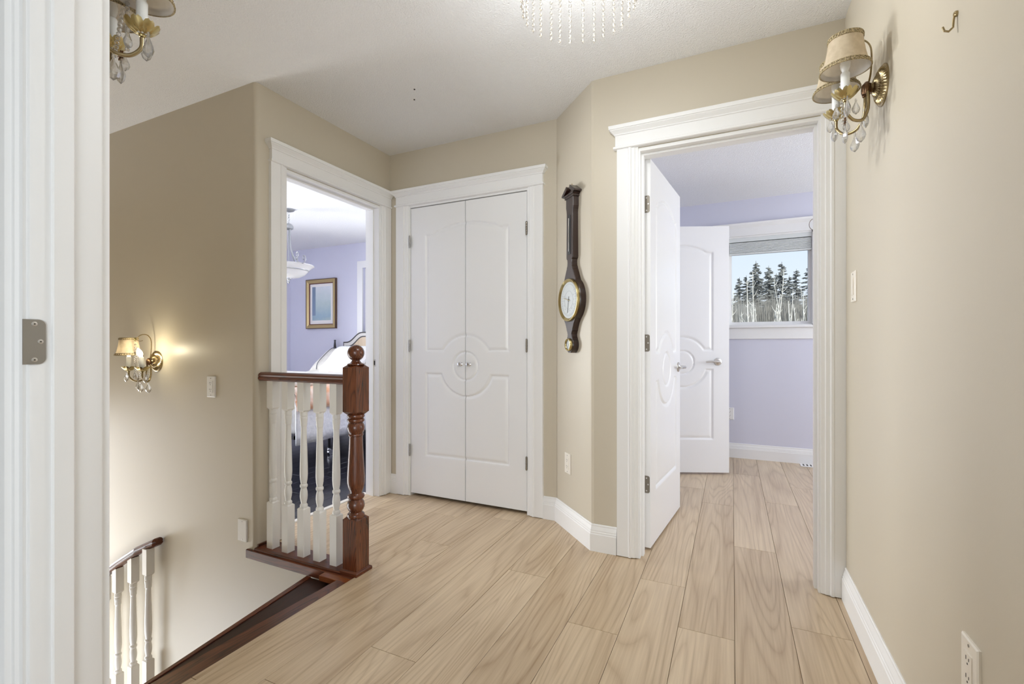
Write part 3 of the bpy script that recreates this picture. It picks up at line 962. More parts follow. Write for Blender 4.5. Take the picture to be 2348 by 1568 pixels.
b = MB(); b.bbox((-1.735, YS - .055, -.03), (XN - .002, YS - .0175, -.004), .002); obj('nosing_return', b, wood('sheen_stained_oak', srgb(92, 44, 22), srgb(150, 86, 46), 0, 0.25, 2.6, 1.0), st)  # lighter orange paints in the reflection on the tread cap
b = MB()
trb = [(-1.715, .56), (-1.69, .56), (-1.835, YS - .018), (-1.862, YS - .018)]
b.loft([ring4(trb, -.10), ring4(trb, -.086)])
obj('tread_moulding', b, M['mahog_y'], st)
RUN, RISE = 0.235, 0.19
for k in range(13):
    x1 = -1.83 - RUN * (k - 1) if k else -1.72
    x1 = -1.86 - RUN * k
    zt = -0.24 - RISE * k
    b = MB(); b.bbox((x1 - RUN - .03 + .235, .56, zt - .03), (x1 + .235 - .235 + .24, 1.49, zt), .004)
    obj('tread', b, M['mahog_y'], st)
    b = MB(); b.box((x1 + .215, .56, zt), (x1 + .235, 1.49, zt + RISE - .03)); obj('riser', b, M['mahog_y'], st)

# lower balustrade along the stair wall
lb = root('balustrade', (-3.4, 1.57, -1.2), label='white balusters and dark handrail descending beside the stairwell wall', cat='balustrade')
rp_ = [(-3.06, 1.603, -.093), (-3.075, 1.600, -.098), (-3.218, 1.575, -.165), (-3.40, 1.57, -.268), (-3.606, 1.57, -.392), (-4.2, 1.57, -.78), (-4.6, 1.57, -1.06)]
b = MB()
pr2 = rail_prof(0.058, -.024, .024)
b.loft([[(x, y + u * (0.7 if i == 0 else 1), z + v * (0.7 if i == 0 else 1)) for u, v in pr2] for i, (x, y, z) in enumerate(rp_)])
obj('handrail', b, M['mahog_x'], lb)
def rail_z(x):
    P = sorted(rp_)
    return float(np.interp(x, [p[0] for p in P], [p[2] for p in P]))
bm2 = baluster_mesh(0.90).mesh('baluster', M['baluster']); fix_normals(bm2)
shoe_pts = []
for x in (-3.117, -3.276, -3.446, -3.595, -3.75, -3.90, -4.05, -4.2, -4.35):
    zt = rail_z(x) - 0.016
    o = bpy.data.objects.new('baluster', bm2); COL.objects.link(o); o.parent = lb
    W_ = Matrix.Translation((x, 1.575, zt - .90)); o.matrix_basis = WM[lb.name].inverted() @ W_; WM[o.name] = W_
b = MB()
def sring(x): 
    z = rail_z(x) - .016 - .90
    return [(x, 1.54, z - .22), (x, 1.62, z - .22), (x, 1.62, z + .03), (x, 1.54, z + .03)]
b.loft([sring(x) for x in (-3.03, -3.22, -3.4, -3.606, -4.2, -4.6)]); obj('stringer', b, M['baluster'], lb)

# ------------------------------------------------------------------ wall plates
def plate(name, label, cat, X, w, hgt, kind, mat, group=None):
    """X: (s, n, z) frame with origin at the plate's middle"""
    rt = root(name, X @ Vector((0, 0, 0)), label=label, cat=cat, group=group)
    b = MB()
    def ring(o, n): return [(-w / 2 + o, n, -hgt / 2 + o), (w / 2 - o, n, -hgt / 2 + o), (w / 2 - o, n, hgt / 2 - o), (-w / 2 + o, n, hgt / 2 - o)]
    b.loft([ring(0, 0), ring(0, .004), ring(.003, .0065)], X=X)
    obj('cover_plate', b, mat, rt)
    if kind in ('outlet', 'rocker'):
        b = MB(); b.loft([[(x, n, z) for x, z in ((-.0165, -.033), (.0165, -.033), (.0165, .033), (-.0165, .033))] for n in (.0065, .0085)], X=X)
        ins = obj('insert', b, mat, rt)
    if kind == 'outlet':
        for zc in (-.018, .018):
            b = MB()
            b.box((-.007, .0085, zc + .000), (-.005, .0089, zc + .008), X=X); b.box((.005, .0085, zc + .001), (.007, .0089, zc + .007), X=X)
            b.lathe([(.0022, 0), (.0022, .0004)], 10, X=X @ Matrix.Translation((0, .0085, zc - .006)) @ Matrix.Rotation(-PI / 2, 4, 'X'))
            obj('socket_slots', b, M['slot'], ins)
    for zc in (-hgt / 2 + .011, hgt / 2 - .011):
        b = MB(); b.lathe([(.003, 0), (.003, .0012), (.0001, .0014)], 10, X=X @ Matrix.Translation((0, .0063, zc)) @ Matrix.Rotation(-PI / 2, 4, 'X'))
        obj('screw', b, M['hinge'] , rt)
    if kind == 'rocker':
        b = MB(); b.loft([[(x, n, z) for x, z in ((-.013, -.028), (.013, -.028), (.013, .028), (-.013, .028))] for n in (.0085, .0095)] , X=X)
        obj('rocker', b, mat, rt)
        b = MB(); b.box((-.004, .0065, -.050), (.004, .0068, -.046), X=X); obj('maker_mark', b, M['slot'], rt)
    return rt


def FX(O, along, normal, z):
    m = frame_X(O, along, normal); m[2][3] = z
    return m


plate('wall_outlet', 'white double outlet on the stairwell wall beside the lit sconce', 'outlet', FX((-2.61, YS), (1, 0), (0, -1), .834), .072, .115, 'outlet', M['white_plastic'], 'wall outlets')
plate('blank_plate', 'blank white cover plate low on the stairwell wall by the balustrade', 'plate', FX((-2.347, YS), (1, 0), (0, -1), .083), .072, .115, 'blank', M['white_plastic'])
plate('wall_outlet', 'cream outlet on the angled wall below the barometer', 'outlet', FX((XA0 + .7071 * .157, YC - .7071 * .157), (.7071, -.7071), (-.7071, -.7071), .382), .072, .115, 'outlet', M['plate'], 'wall outlets')
plate('wall_outlet', 'almond outlet low on the right wall, cut by the frame bottom', 'outlet', FX((XR, 1.222), (0, -1), (-1, 0), .418), .072, .118, 'outlet', M['plate'], 'wall outlets')
plate('light_switch', 'almond rocker switch on the right wall beside the doorway', 'switch', FX((XR, 2.205), (0, -1), (-1, 0), 1.29), .072, .118, 'rocker', M['plate'])
plate('wall_outlet', 'white outlet on the lavender wall half hidden by the ajar door', 'outlet', FX((-0.022, YSF), (1, 0), (0, -1), .415), .072, .115, 'outlet', M['white_plastic'], 'wall outlets')

# coat hook on the right wall
hk = root('wall_hook', (XR, 1.293, 1.745), label='small brass hook on the bare right wall', cat='hook')
b = MB(); b.lathe([(.006, 0), (.006, .004), (.004, .006), (.0001, .0065)], 14, X=Matrix.Translation((XR, 1.293, 1.762)) @ Matrix.Rotation(-PI / 2, 4, 'Y')); obj('hook_cap', b, M['antique'], hk)
b = MB(); b.tube([(XR - .004, 1.293, 1.762), (XR - .006, 1.293, 1.750), (XR - .007, 1.293, 1.735), (XR - .014, 1.293, 1.728), (XR - .021, 1.293, 1.731), (XR - .024, 1.293, 1.740)], .0022, 8); obj('hook_wire', b, M['antique'], hk)
# two small screws left in the ceiling
for x, y, w in ((-1.545, 2.045, 'nearer'), (-1.61, 2.13, 'farther')):
    b = MB(); b.lathe([(.0045, 0), (.0045, -.003), (.0001, -.0045)], 10, X=Matrix.Translation((x, y, H)))
    obj('ceiling_screw', b, M['slot'], origin=(x, y, H), label='small dark screw in the ceiling, the %s one of two' % w, cat='screw', group='ceiling screws')

# ------------------------------------------------------------------ crystal sconces
def smooth_path(pts, n=6):
    """Catmull-Rom through pts"""
    P = [Vector(p) for p in pts]
    P = [P[0] * 2 - P[1]] + P + [P[-1] * 2 - P[-2]]
    out = []
    for i in range(1, len(P) - 2):
        for k in range(n):
            t = k / n
            a, b_, c, d = P[i - 1], P[i], P[i + 1], P[i + 2]
            out.append(0.5 * ((2 * b_) + (c - a) * t + (2 * a - 5 * b_ + 4 * c - d) * t * t + (3 * b_ - a - 3 * c + d) * t ** 3))
    out.append(P[-2])
    return out


def drop_mesh(s=1.0):
    """faceted pear drop hanging from its top at z=0"""
    b = MB()
    b.lathe([(.0001, 0), (.0028 * s, -.002 * s), (.0032 * s, -.008 * s), (.0022 * s, -.011 * s), (.005 * s, -.018 * s), (.0105 * s, -.030 * s), (.0118 * s, -.037 * s), (.0085 * s, -.046 * s), (.0001, -.053 * s)], 8, smooth=False,
            X=Matrix.Diagonal((1, .6, 1, 1)))
    return b


MESH = {}


def shared(key, builder, mat):
    if key not in MESH:
        me = builder().mesh(key, mat); fix_normals(me); MESH[key] = me
    return MESH[key]


def child(name, me, parent, X):
    """X local to the parent's root frame"""
    o = bpy.data.objects.new(name, me); COL.objects.link(o); o.parent = parent; o.matrix_basis = X
    WM[o.name] = WM[parent.name] @ X
    return o


def L_(name, mb, mat, parent, **k):
    return obj(name, mb, mat, parent, local=True, **k)


def shade_builder():
    b = MB()
    pr_o = [(.066, .0), (.0615, .012), (.056, .028), (.0515, .048), (.048, .070), (.0455, .090), (.0445, .102)]
    mod = lambda t, z: 1 - 0.012 * (1 - abs(math.cos(4 * t)))
    b.lathe(pr_o, 48, mod=mod, cap=False)
    return b


def lining_builder():
    b = MB()
    pr_o = [(.0645, .001), (.0600, .012), (.0545, .028), (.050, .048), (.0465, .070), (.044, .090), (.043, .101)]
    b.lathe(pr_o, 48, mod=lambda t, z: 1 - 0.012 * (1 - abs(math.cos(4 * t))), cap=False)
    return b


def braid_builder(r0, r1, h):
    def f():
        b = MB()
        b.lathe([(r0 - .001, -.001), (r0 + .002, 0), (r0 + .0022, .003), (r0 + .0010, .004)], 48, cap=False)
        b.lathe([(r1 + .0010, h - .004), (r1 + .0022, h - .003), (r1 + .002, h), (r1 - .001, h + .001)], 48, cap=False)
        n = 34
        for i in range(n):
            t = 2 * PI * i / n
            r_ = (r0 + r1) / 2 + .0015
            T_ = Matrix.Translation((r_ * math.cos(t), r_ * math.sin(t), h / 2)) @ Matrix.Rotation(t, 4, 'Z')
            b.box((-.001, -.0022, -h / 2 + .003), (.0012, .0022, h / 2 - .003), X=T_)
        return b
    return f


def petal_builder():
    b = MB()
    n = 8
    for i in range(n):
        T_ = Matrix.Rotation(2 * PI * i / n, 4, 'Z')
        rows = []
        for k, (rr, zz, hw) in enumerate([(.004, -.006, .003), (.012, -.004, .0065), (.021, .001, .0105), (.029, .009, .0128), (.0345, .016, .0100), (.0375, .0195, .0040)]):
            rows.append([(rr, hw * u, zz + .004 * (u * u)) for u in (-1, -.6, -.2, .2, .6, 1)])
        vs = [p for r_ in rows for p in r_]
        fs = [(a * 6 + c, a * 6 + c + 1, (a + 1) * 6 + c + 1, (a + 1) * 6 + c) for a in range(5) for c in range(5)]
        b.add(vs, fs, True, T_)
    b.lathe([(.002, -.012), (.006, -.010), (.0075, -.006), (.004, -.003)], 14)
    return b


def plate_builder():
    b = MB()
    def mod(t, z):
        return 1.0
    seg = 144
    rings = []
    for r_, n_, rib in [(.0625, 0, 0), (.0625, .004, 0), (.059, .006, 0), (.057, .0075, .0022), (.050, .0125, .0030), (.043, .016, .0030), (.039, .0175, .0016), (.037, .0175, 0), (.030, .022, .0018), (.022, .026, .0016), (.016, .028, 0), (.012, .034, 0), (.0001, .035, 0)]:
        rings.append([(r_ * math.cos(2 * PI * i / seg), n_ + rib * .6 * math.cos(2 * PI * i * 36 / seg), r_ * math.sin(2 * PI * i / seg)) for i in range(seg)])
    b.loft(rings, smooth=True)
    return b


def bulb_builder():
    b = MB()
    b.lathe([(.006, 0), (.008, .003), (.0125, .014), (.0145, .024), (.0125, .036), (.008, .048), (.0035, .058), (.0004, .062)], 16)
    return b


def sconce(label, loc, rz, arms, lit, plate_mat=None):
    """arms: list of (side, has_shade, bulb tilt)"""
    rt = root('wall_sconce', loc, rz, label=label, cat='sconce', group='crystal wall sconces')
    me = shared('back_plate', plate_builder, M['antique']); child('back_plate', me, rt, Matrix.Identity(4))
    b = MB(); b.lathe([(.013, -.018), (.0145, -.014), (.0145, .008), (.012, .012), (.008, .016), (.005, .020), (.0001, .021)], 18, X=Matrix.Translation((0, .043, 0)))
    L_('hub', b, M['bronze'], rt)
    ends = []
    for sd in (-1, 1):
        ex, ey, ez = sd * .070, .112, -.050
        p = smooth_path([(sd * .012, .045, -.006), (sd * .020, .043, -.035), (sd * .026, .046, -.080), (sd * .038, .062, -.112), (sd * .056, .090, -.114), (sd * .068, .110, -.090), (ex, ey, ez - .012)])
        b = MB(); b.tube(p, .0046, 10); L_('arm', b, M['antique'], rt)
        b = MB(); b.lathe([(.0065, -.022), (.008, -.016), (.008, .002), (.006, .006)], 14, X=Matrix.Translation((sd * .012, .045, 0))); L_('arm_collar', b, M['bronze'], rt)
        ends.append((sd, ex, ey, ez))
    # shade support rod with a curl and a flower
    p = smooth_path([(0, .038, .015), (0, .032, .050), (0, .030, .105), (0, .036, .138), (0, .056, .158), (0, .084, .156), (0, .103, .140), (0, .112, .128)])
    b = MB(); b.tube(p, .0026, 8); L_('scroll_rod', b, M['antique'], rt)
    p = [(0, .088 + .022 * math.cos(t), .140 + .020 * math.sin(t)) for t in np.linspace(-2.2, 0.1, 14)]
    b = MB(); b.tube(p, .0016, 6); L_('scroll_curl', b, M['antique'], rt)
    b = MB()
    for i in range(6):
        b.sphere((0, 0, 0), .006, 8, 5, X=Matrix.Translation((0, .114, .130)) @ Matrix.Rotation(i * PI / 3, 4, 'Y') @ Matrix.Translation((.007, 0, 0)), sc=(1, .4, .55))
    b.sphere((0, .117, .130), .004, 8, 6); L_('flower_tip', b, M['brass'], rt)
    # bead chain
    b = MB()
    for sx, ex_, ey_, ez_ in ((-1, -.030, .100, -.085), (1, .030, .100, -.085)):
        n = 17
        for k in range(n):
            u = k / (n - 1)
            x = ex_ * u; y = .114 + (ey_ - .114) * u; z = .122 + (ez_ - .122) * (u ** 0.8)
            b.sphere((x, y, z), .0058, 8, 5)
    L_('bead_chain', b, M['crystal'], rt)
    dm = shared('crystal_drop', lambda: drop_mesh(1.25), M['crystal'])
    dm2 = shared('crystal_drop_small', lambda: drop_mesh(.95), M['crystal'])
    for (sd, ex, ey, ez), (has_shade, tilt, on) in zip(ends, arms):
        me = shared('drip_dish', petal_builder, M['brass']); child('drip_dish', me, rt, Matrix.Translation((ex, ey, ez)))
        b = MB(); b.lathe([(.0118, -.004), (.0122, 0), (.0122, .076), (.0105, .079), (.0001, .079)], 20, X=Matrix.Translation((ex, ey, ez)) @ Matrix.Rotation(tilt * .35, 4, 'Y')); L_('candle_sleeve', b, M['candle'], rt)
        me = shared('bulb_on' if on else 'bulb_off', bulb_builder, M['bulb_lit'] if on else M['bulb_off'])
        child('bulb', me, rt, Matrix.Translation((ex, ey, ez)) @ Matrix.Rotation(tilt * .35, 4, 'Y') @ Matrix.Translation((0, 0, .080)) @ Matrix.Rotation(tilt, 4, 'Y'))
        if on:
            l = bpy.data.lights.new('bulb_light', 'POINT'); l.energy = lit * (4.0 if has_shade else 1.0); l.color = (1.0, .88, .62); l.shadow_soft_size = .012
            lo = bpy.data.objects.new('bulb_light', l); COL.objects.link(lo); lo.parent = rt
            lo.location = (ex + tilt * .03, ey + .0, ez + .115)
        if has_shade:
            S_ = Matrix.Translation((ex, ey, ez + .086)) @ Matrix.Rotation(.03 * sd, 4, 'Y')
            sh = child('lamp_shade', shared('lamp_shade', shade_builder, M['shade']), rt, S_)
            child('shade_lining', shared('shade_lining', lining_builder, M['lining']), sh, Matrix.Identity(4))
            child('lower_braid', shared('lower_braid', braid_builder(.0665, .0615, .013), M['braid']), sh, Matrix.Identity(4))
            child('upper_braid', shared('upper_braid', braid_builder(.0455, .0445, .012), M['braid']), sh, Matrix.Translation((0, 0, .091)))
            b = MB(); b.tube([(-.043, 0, .075), (0, 0, .07), (.043, 0, .075)], .001, 5); o = b.mesh('clip_wire', M['antique']); child('clip_wire', o, sh, Matrix.Identity(4))
        # crystal drops under the dish and along the arm
        for k, (dx, dy, dz) in enumerate([(.028, .0, -.004), (-.020, .020, -.004), (-.004, -.028, -.004)]):
            child('crystal_drop', dm2 if k else dm, rt, Matrix.Translation((ex + dx * sd, ey + dy, ez + dz)) @ Matrix.Rotation(.7 * k + .3, 4, 'Z'))
        child('crystal_drop', dm, rt, Matrix.Translation((sd * .040, .066, -.118)) @ Matrix.Rotation(.9, 4, 'Z'))
    child('crystal_drop', dm, rt, Matrix.Translation((0, .045, -.060)))
    b = MB(); b.tube([(0, .045, -.015), (0, .045, -.060)], .0008, 5); L_('drop_wire', b, M['antique'], rt)
    for k in range(7):
        pass
    b = MB()
    for i in range(8):
        b.sphere((0, 0, 0), .007, 6, 4, X=Matrix.Translation((0, .100, -.094)) @ Matrix.Rotation(i * PI / 4, 4, 'Y') @ Matrix.Translation((.008, 0, 0)), sc=(1, .35, .35))
    L_('rosette', b, M['bronze'], rt)
    child('crystal_drop', dm, rt, Matrix.Translation((0, .100, -.100)))
    return rt


# local +y is out of the wall
sconce('unlit crystal sconce with two cream shades on the right wall', (XR, 1.826, 1.880), PI / 2, [(True, 0, False), (True, 0, False)], 0)
sconce('lit crystal sconce with one shade and a bare bulb on the stairwell wall', (-3.135, YS, .968), PI, [(False, .45, True), (True, 0, True)], 1.0)
sconce('crystal sconce cut off at the top left beside the foreground jamb', (-1.398, YE1, 1.888), 0, [(True, 0, False), (True, 0, False)], 0)

# ------------------------------------------------------------------ crystal chandelier
CX, CY, CR = -0.449, 1.452, 0.182
ch = root('chandelier', (CX, CY, H), label='round crystal bead chandelier hanging from the hall ceiling', cat='chandelier')
b = MB(); b.lathe([(.11, H), (.11, H - .012), (.095, H - .022), (.03, H - .026), (.012, H - .03), (.012, H - .06), (.0001, H - .062)], 36, X=Matrix.Translation((CX, CY, 0))); obj('canopy', b, M['chrome'], ch)
b = MB()
for R_, z_ in ((CR, H - .05), (CR * .6, H - .05)):
    b.tube([(CX + R_ * math.cos(t), CY + R_ * math.sin(t), z_) for t in np.linspace(0, 2 * PI, 49)], .005, 8)
for i in range(6):
    t = i * PI / 3
    b.tube([(CX, CY, H - .05), (CX + CR * math.cos(t), CY + CR * math.sin(t), H - .05)], .004, 6)
obj('ring_frame', b, M['chrome'], ch)


def strand_builder(n, sp=.0185):
    def f():
        b = MB()
        for k in range(n):
            b.sphere((0, 0, -.012 - sp * k), .0061, 10, 6)
        b.tube([(0, 0, 0), (0, 0, -.012 - sp * (n - 1) - .012)], .0007, 5)
        return b
    return f


for i in range(29):
    t = 2 * PI * (i + .3 + random.uniform(-.12, .12)) / 29
    me = shared('crystal_strand_long', strand_builder(13), M['bead'])
    child('crystal_strand', me, ch, Matrix.Translation((CR * math.cos(t), CR * math.sin(t), -.050 - random.uniform(-.004, .004))) @ Matrix.Rotation(random.random(), 4, 'Z'))
for i in range(16):
    t = 2 * PI * (i + .1) / 16
    me = shared('crystal_strand_short', strand_builder(4), M['bead'])
    child('crystal_strand', me, ch, Matrix.Translation((CR * .6 * math.cos(t), CR * .6 * math.sin(t), -.050)))
for i in range(4):
    t = PI / 4 + i * PI / 2
    child('bulb', shared('bulb_chandelier', bulb_builder, emit('chandelier_bulb', (1.0, .86, .66), 5.0)), ch, Matrix.Translation((.055 * math.cos(t), .055 * math.sin(t), -.17)) @ Matrix.Rotation(PI, 4, 'X'))
    b = MB(); b.tube([(.055 * math.cos(t), .055 * math.sin(t), -.05), (.055 * math.cos(t), .055 * math.sin(t), -.17)], .008, 10); L_('bulb_socket', b, M['chrome'], ch)
l = bpy.data.lights.new('chandelier_light', 'POINT'); l.energy = 9.5; l.color = (0.92, .965, 1.0); l.shadow_soft_size = .05
lo = bpy.data.objects.new('chandelier_light', l); COL.objects.link(lo); lo.parent = ch; lo.location = (0, 0, -.29)
# the lamp disc under the canopy shines down
l = bpy.data.lights.new('chandelier_disc', 'AREA'); l.shape = 'DISK'; l.size = .2; l.energy = 4; l.color = (0.98, .99, 1.0)
lo = bpy.data.objects.new('chandelier_disc', l); COL.objects.link(lo); lo.parent = ch; lo.location = (0, 0, -.075)

# ------------------------------------------------------------------ banjo barometer on the angled wall
BO = (XA0 + .7071 * .243, YC - .7071 * .243)
XBm = frame_X(BO, (.7071, -.7071), (-.7071, -.7071))      # (s, n, z)
ba = root('barometer', XBm @ Vector((0, 0, 1.02)), label='tall dark walnut banjo barometer on the angled wall', cat='barometer')
half = [(1.885, .043), (1.835, .043), (1.815, .037), (1.80, .035), (1.70, .036), (1.60, .0375), (1.555, .038), (1.548, .036), (1.540, .0275), (1.525, .0255), (1.508, .0275), (1.497, .034), (1.490, .035), (1.483, .040)]
half += [(1.315 + .128 * math.sin(t), .128 * math.cos(t)) for t in np.linspace(math.radians(56), math.radians(-56), 23)]
half = [(z, w) for z, w in half]
half += [(1.185, .052), (1.160, .040), (1.153, .037), (1.147, .036), (1.140, .030), (1.125, .0245), (1.112, .026), (1.100, .034)]
half += [(1.067 + .045 * math.sin(t), .045 * math.cos(t)) for t in np.linspace(math.radians(40), math.radians(-62), 12)]
half += [(1.022, .014)]
# front outline as a polygon in (s, z); Matrix maps (s, z, n) -> world
Xf = XBm @ Matrix(((1, 0, 0, 0), (0, 0, 1, 0), (0, 1, 0, 0), (0, 0, 0, 1)))
def outline(o):
    return [(w - o, z) for z, w in half] + [(-(w - o), z) for z, w in reversed(half)]
b = MB()
rings = [[(s, z, n) for s, z in outline(o)] for n, o in ((.0, 0.0), (.032, 0.0), (.036, .0025))]
b.loft(rings, X=Xf); obj('case', b, M['baro_wood'], ba)
# pediment
b = MB(); b.box((-.052, .0, 1.885), (.052, .040, 1.897), X=XBm); b.box((-.060, 0, 1.897), (.060, .046, 1.904), X=XBm); obj('cornice', b, M['baro_wood'], ba)
for sd in (-1, 1):
    b = MB()
    pts = [(sd * .078, 1.904), (sd * .078, 1.913), (sd * .022, 1.951), (sd * .016, 1.943), (sd * .016, 1.930), (sd * .058, 1.904)]
    b.loft([[(s, z, 0) for s, z in pts], [(s, z, .046) for s, z in pts]], X=Xf)
    obj('pediment_half', b, M['baro_wood'], ba)
b = MB(); b.box((-.045, .002, 1.904), (.045, .030, 1.925), X=XBm); obj('tympanum', b, M['baro_wood'], ba)
b = MB(); b.lathe([(.004, 1.925), (.004, 1.945), (.006, 1.952), (.003, 1.958), (.0001, 1.970)], 12, X=XBm @ Matrix.Translation((0, .02, 0))); obj('finial', b, M['brass'], ba)
# thermometer slot
b = MB()
sl = [(.0165, 1.570), (.0165, 1.775)] + [(.0165 * math.cos(t), 1.775 + .0165 * math.sin(t)) for t in np.linspace(0.2, PI - .2, 8)] + [(-.0165, 1.775), (-.0165, 1.570)]
b.loft([[(s, z, .0355) for s, z in sl], [(s, z, .0385) for s, z in sl]], X=Xf); th_ = obj('thermometer', b, M['black'], ba)
b = MB(); b.tube([XBm @ Vector((.001, .041, 1.585)), XBm @ Vector((.001, .041, 1.77))], .0028, 8); obj('glass_tube', b, M['chrome'], th_)
# dials
def dial(zc, R_, name):
    T_ = XBm @ Matrix.Translation((0, .036, zc)) @ Matrix.Rotation(-PI / 2, 4, 'X')
    b = MB(); b.lathe([(R_, 0), (R_, .006), (R_ - .003, .013), (R_ - .006, .014), (R_ * .90, .010), (R_ * .86, .006), (R_ * .84, .004)], 56, X=T_, cap=False)
    bz = obj('bezel', b, M['brass'], ba, label='polished brass bezel')
    b = MB(); b.lathe([(R_ * .86, .002), (R_ * .86, .0042), (.0001, .0042)], 48, X=T_); f_ = obj(name, b, M['dial'], ba)
    return T_, f_


T_, face = dial(1.315, .120, 'main_dial')
b = MB()
for k in range(27):
    t = math.radians(-130 + k * 10) + PI / 2
    r0, r1 = (.078, .086) if k % 3 else (.074, .086)
    X_ = T_ @ Matrix.Translation((0, 0, .0043)) @ Matrix.Rotation(t, 4, 'Z')
    b.box((r0, -.0006, 0), (r1, .0006, .0003), X=X_)
for k in range(10):
    t = math.radians(-115 + k * 25.5) + PI / 2
    X_ = T_ @ Matrix.Translation((0, 0, .0043)) @ Matrix.Rotation(t, 4, 'Z')
    b.box((.058, -.0032, 0), (.064, -.0016, .0003), X=X_); b.box((.058, .0014, 0), (.064, .003, .0003), X=X_)
obj('dial_scale', b, M['dial_ink'], face)
b = MB()
for rr in (.088, .050):
    b.lathe([(rr, .0042), (rr, .0046), (rr + .0008, .0046), (rr + .0008, .0042)], 48, X=T_, cap=False)
obj('dial_rings', b, M['dial_ink'], face)
b = MB()
X_ = T_ @ Matrix.Translation((0, 0, .006)) @ Matrix.Rotation(math.radians(100), 4, 'Z')
b.box((-.02, -.0012, 0), (.072, .0012, .001), X=X_); b.lathe([(.007, 0), (.007, .002), (.0001, .003)], 16, X=T_ @ Matrix.Translation((0, 0, .005)))
obj('pointer', b, M['black'], face)
b = MB(); X_ = T_ @ Matrix.Translation((0, 0, .008)) @ Matrix.Rotation(math.radians(195), 4, 'Z'); b.box((-.02, -.0010, 0), (.06, .0010, .001), X=X_); obj('set_hand', b, M['brass'], face)
T2, face2 = dial(1.067, .036, 'small_dial')
b = MB()
for k in range(12):
    X_ = T2 @ Matrix.Translation((0, 0, .0043)) @ Matrix.Rotation(k * PI / 6, 4, 'Z'); b.box((.022, -.0005, 0), (.027, .0005, .0003), X=X_)
X_ = T2 @ Matrix.Translation((0, 0, .005)) @ Matrix.Rotation(2.2, 4, 'Z'); b.box((-.006, -.0006, 0), (.02, .0006, .0005), X=X_)
obj('dial_marks', b, M['dial_ink'], face2)

# ------------------------------------------------------------------ study window, blind, register
rt = root('window_1', ((WX0 + WX1) / 2, YSF, WZ0), label='small white-framed window looking out on bare trees', kind='structure')
Xw = frame_X((0, YSF), (1, 0), (0, -1))
b = MB()
for a, c in (((WX0 - .0, -.14, WZ0), (WX0 + .018, .0, WZ1)), ((WX1 - .018, -.14, WZ0), (WX1, 0, WZ1)), ((WX0, -.14, WZ1 - .018), (WX1, 0, WZ1)), ((WX0, -.14, WZ0), (WX1, 0, WZ0 + .018))):
    b.box(a, c, X=Xw)
obj('jamb_liner', b, M['trim'], rt)
gx0, gx1, gz0, gz1 = -0.004, 0.622, 1.287, 1.995
b = MB()
n0, n1 = -.09, -.05
b.box((WX0 + .018, n0, WZ0 + .018), (gx0, n1, WZ1 - .018), X=Xw); b.box((gx1, n0, WZ0 + .018), (WX1 - .018, n1, WZ1 - .018), X=Xw)
b.box((gx0, n0, WZ0 + .018), (gx1, n1, gz0), X=Xw); b.box((gx0, n0, gz1), (gx1, n1, WZ1 - .018), X=Xw)
obj('sash', b, M['trim'], rt)
b = MB(); b.box((gx0 + .0, -.072, gz0), (gx1, -.068, gz1), X=Xw); obj('pane', b, M['pane'], rt)
b = MB()
b.bbox((WX0 - .09, 0, WZ0 - .02), (WX0 + .005, .018, WZ1), .002, X=Xw); obj('casing', b, M['trim'], rt)
b = MB(); b.bbox((WX1 - .005, 0, WZ0 - .02), (WX1 + .09, .018, WZ1), .002, X=Xw); obj('casing', b, M['trim'], rt)
b = MB(); b.bbox((WX0 - .11, 0, WZ0 - .012), (WX1 + .11, .045, WZ0 + .01), .004, X=Xw); obj('stool', b, M['trim'], rt)
b = MB(); b.bbox((WX0 - .09, 0, WZ0 - .115), (WX1 + .09, .018, WZ0 - .012), .002, X=Xw); obj('apron', b, M['trim'], rt)
def hring(o, z): return [(WX0 - .1 - o, 0, z), (WX1 + .1 + o, 0, z), (WX1 + .1 + o, .02 + o, z), (WX0 - .1 - o, .02 + o, z)]
b = MB(); b.loft([hring(0, WZ1 - .005), hring(0, WZ1 + .07), hring(.02, WZ1 + .095), hring(.024, WZ1 + .112)], X=Xw); obj('header', b, M['trim'], rt)
bl = root('window_blind', ((WX0 + WX1) / 2, YSF + .03, 1.99), label='raised pale blind stacked at the top of the small window', cat='blind')
b = MB(); b.box((WX0 + .02, -.048, 2.045), (WX1 - .02, -.008, 2.082), X=Xw); obj('head_rail', b, M['blind'], bl)
sm = None
for k in range(9):
    z = 1.944 + k * .0105
    b = MB(); b.box((WX0 + .022, -.046, z), (WX1 - .022, -.010, z + .0075), X=Xw); obj('slat', b, M['blind'], bl)
b = MB(); b.bbox((WX0 + .02, -.047, 1.924), (WX1 - .02, -.009, 1.941), .003, X=Xw); obj('bottom_rail', b, M['blind'], bl)
b = MB(); b.tube([(0.655 + .038 * math.cos(t), YSF - .05, 2.135 + .05 * math.sin(t)) for t in np.linspace(0, 2 * PI, 33)], .002, 6)
obj('wire_ring', b, M['bronze'], origin=(0.655, YSF - .05, 2.135), label='thin dark wire ring hung on the small window header', cat='ring')
vr = root('floor_register', (0.62, 4.84, 0), label='white slotted floor register under the small window', cat='vent')
b = MB(); b.bbox((0.545, 4.79, 0), (0.845, 4.895, .006), .002); obj('grille', b, M['white_plastic'], vr)
for k in range(10):
    b = MB(); b.box((0.565 + k * .028, 4.81, .006), (0.577 + k * .028, 4.875, .0063)); obj('slot', b, M['slot'], vr)

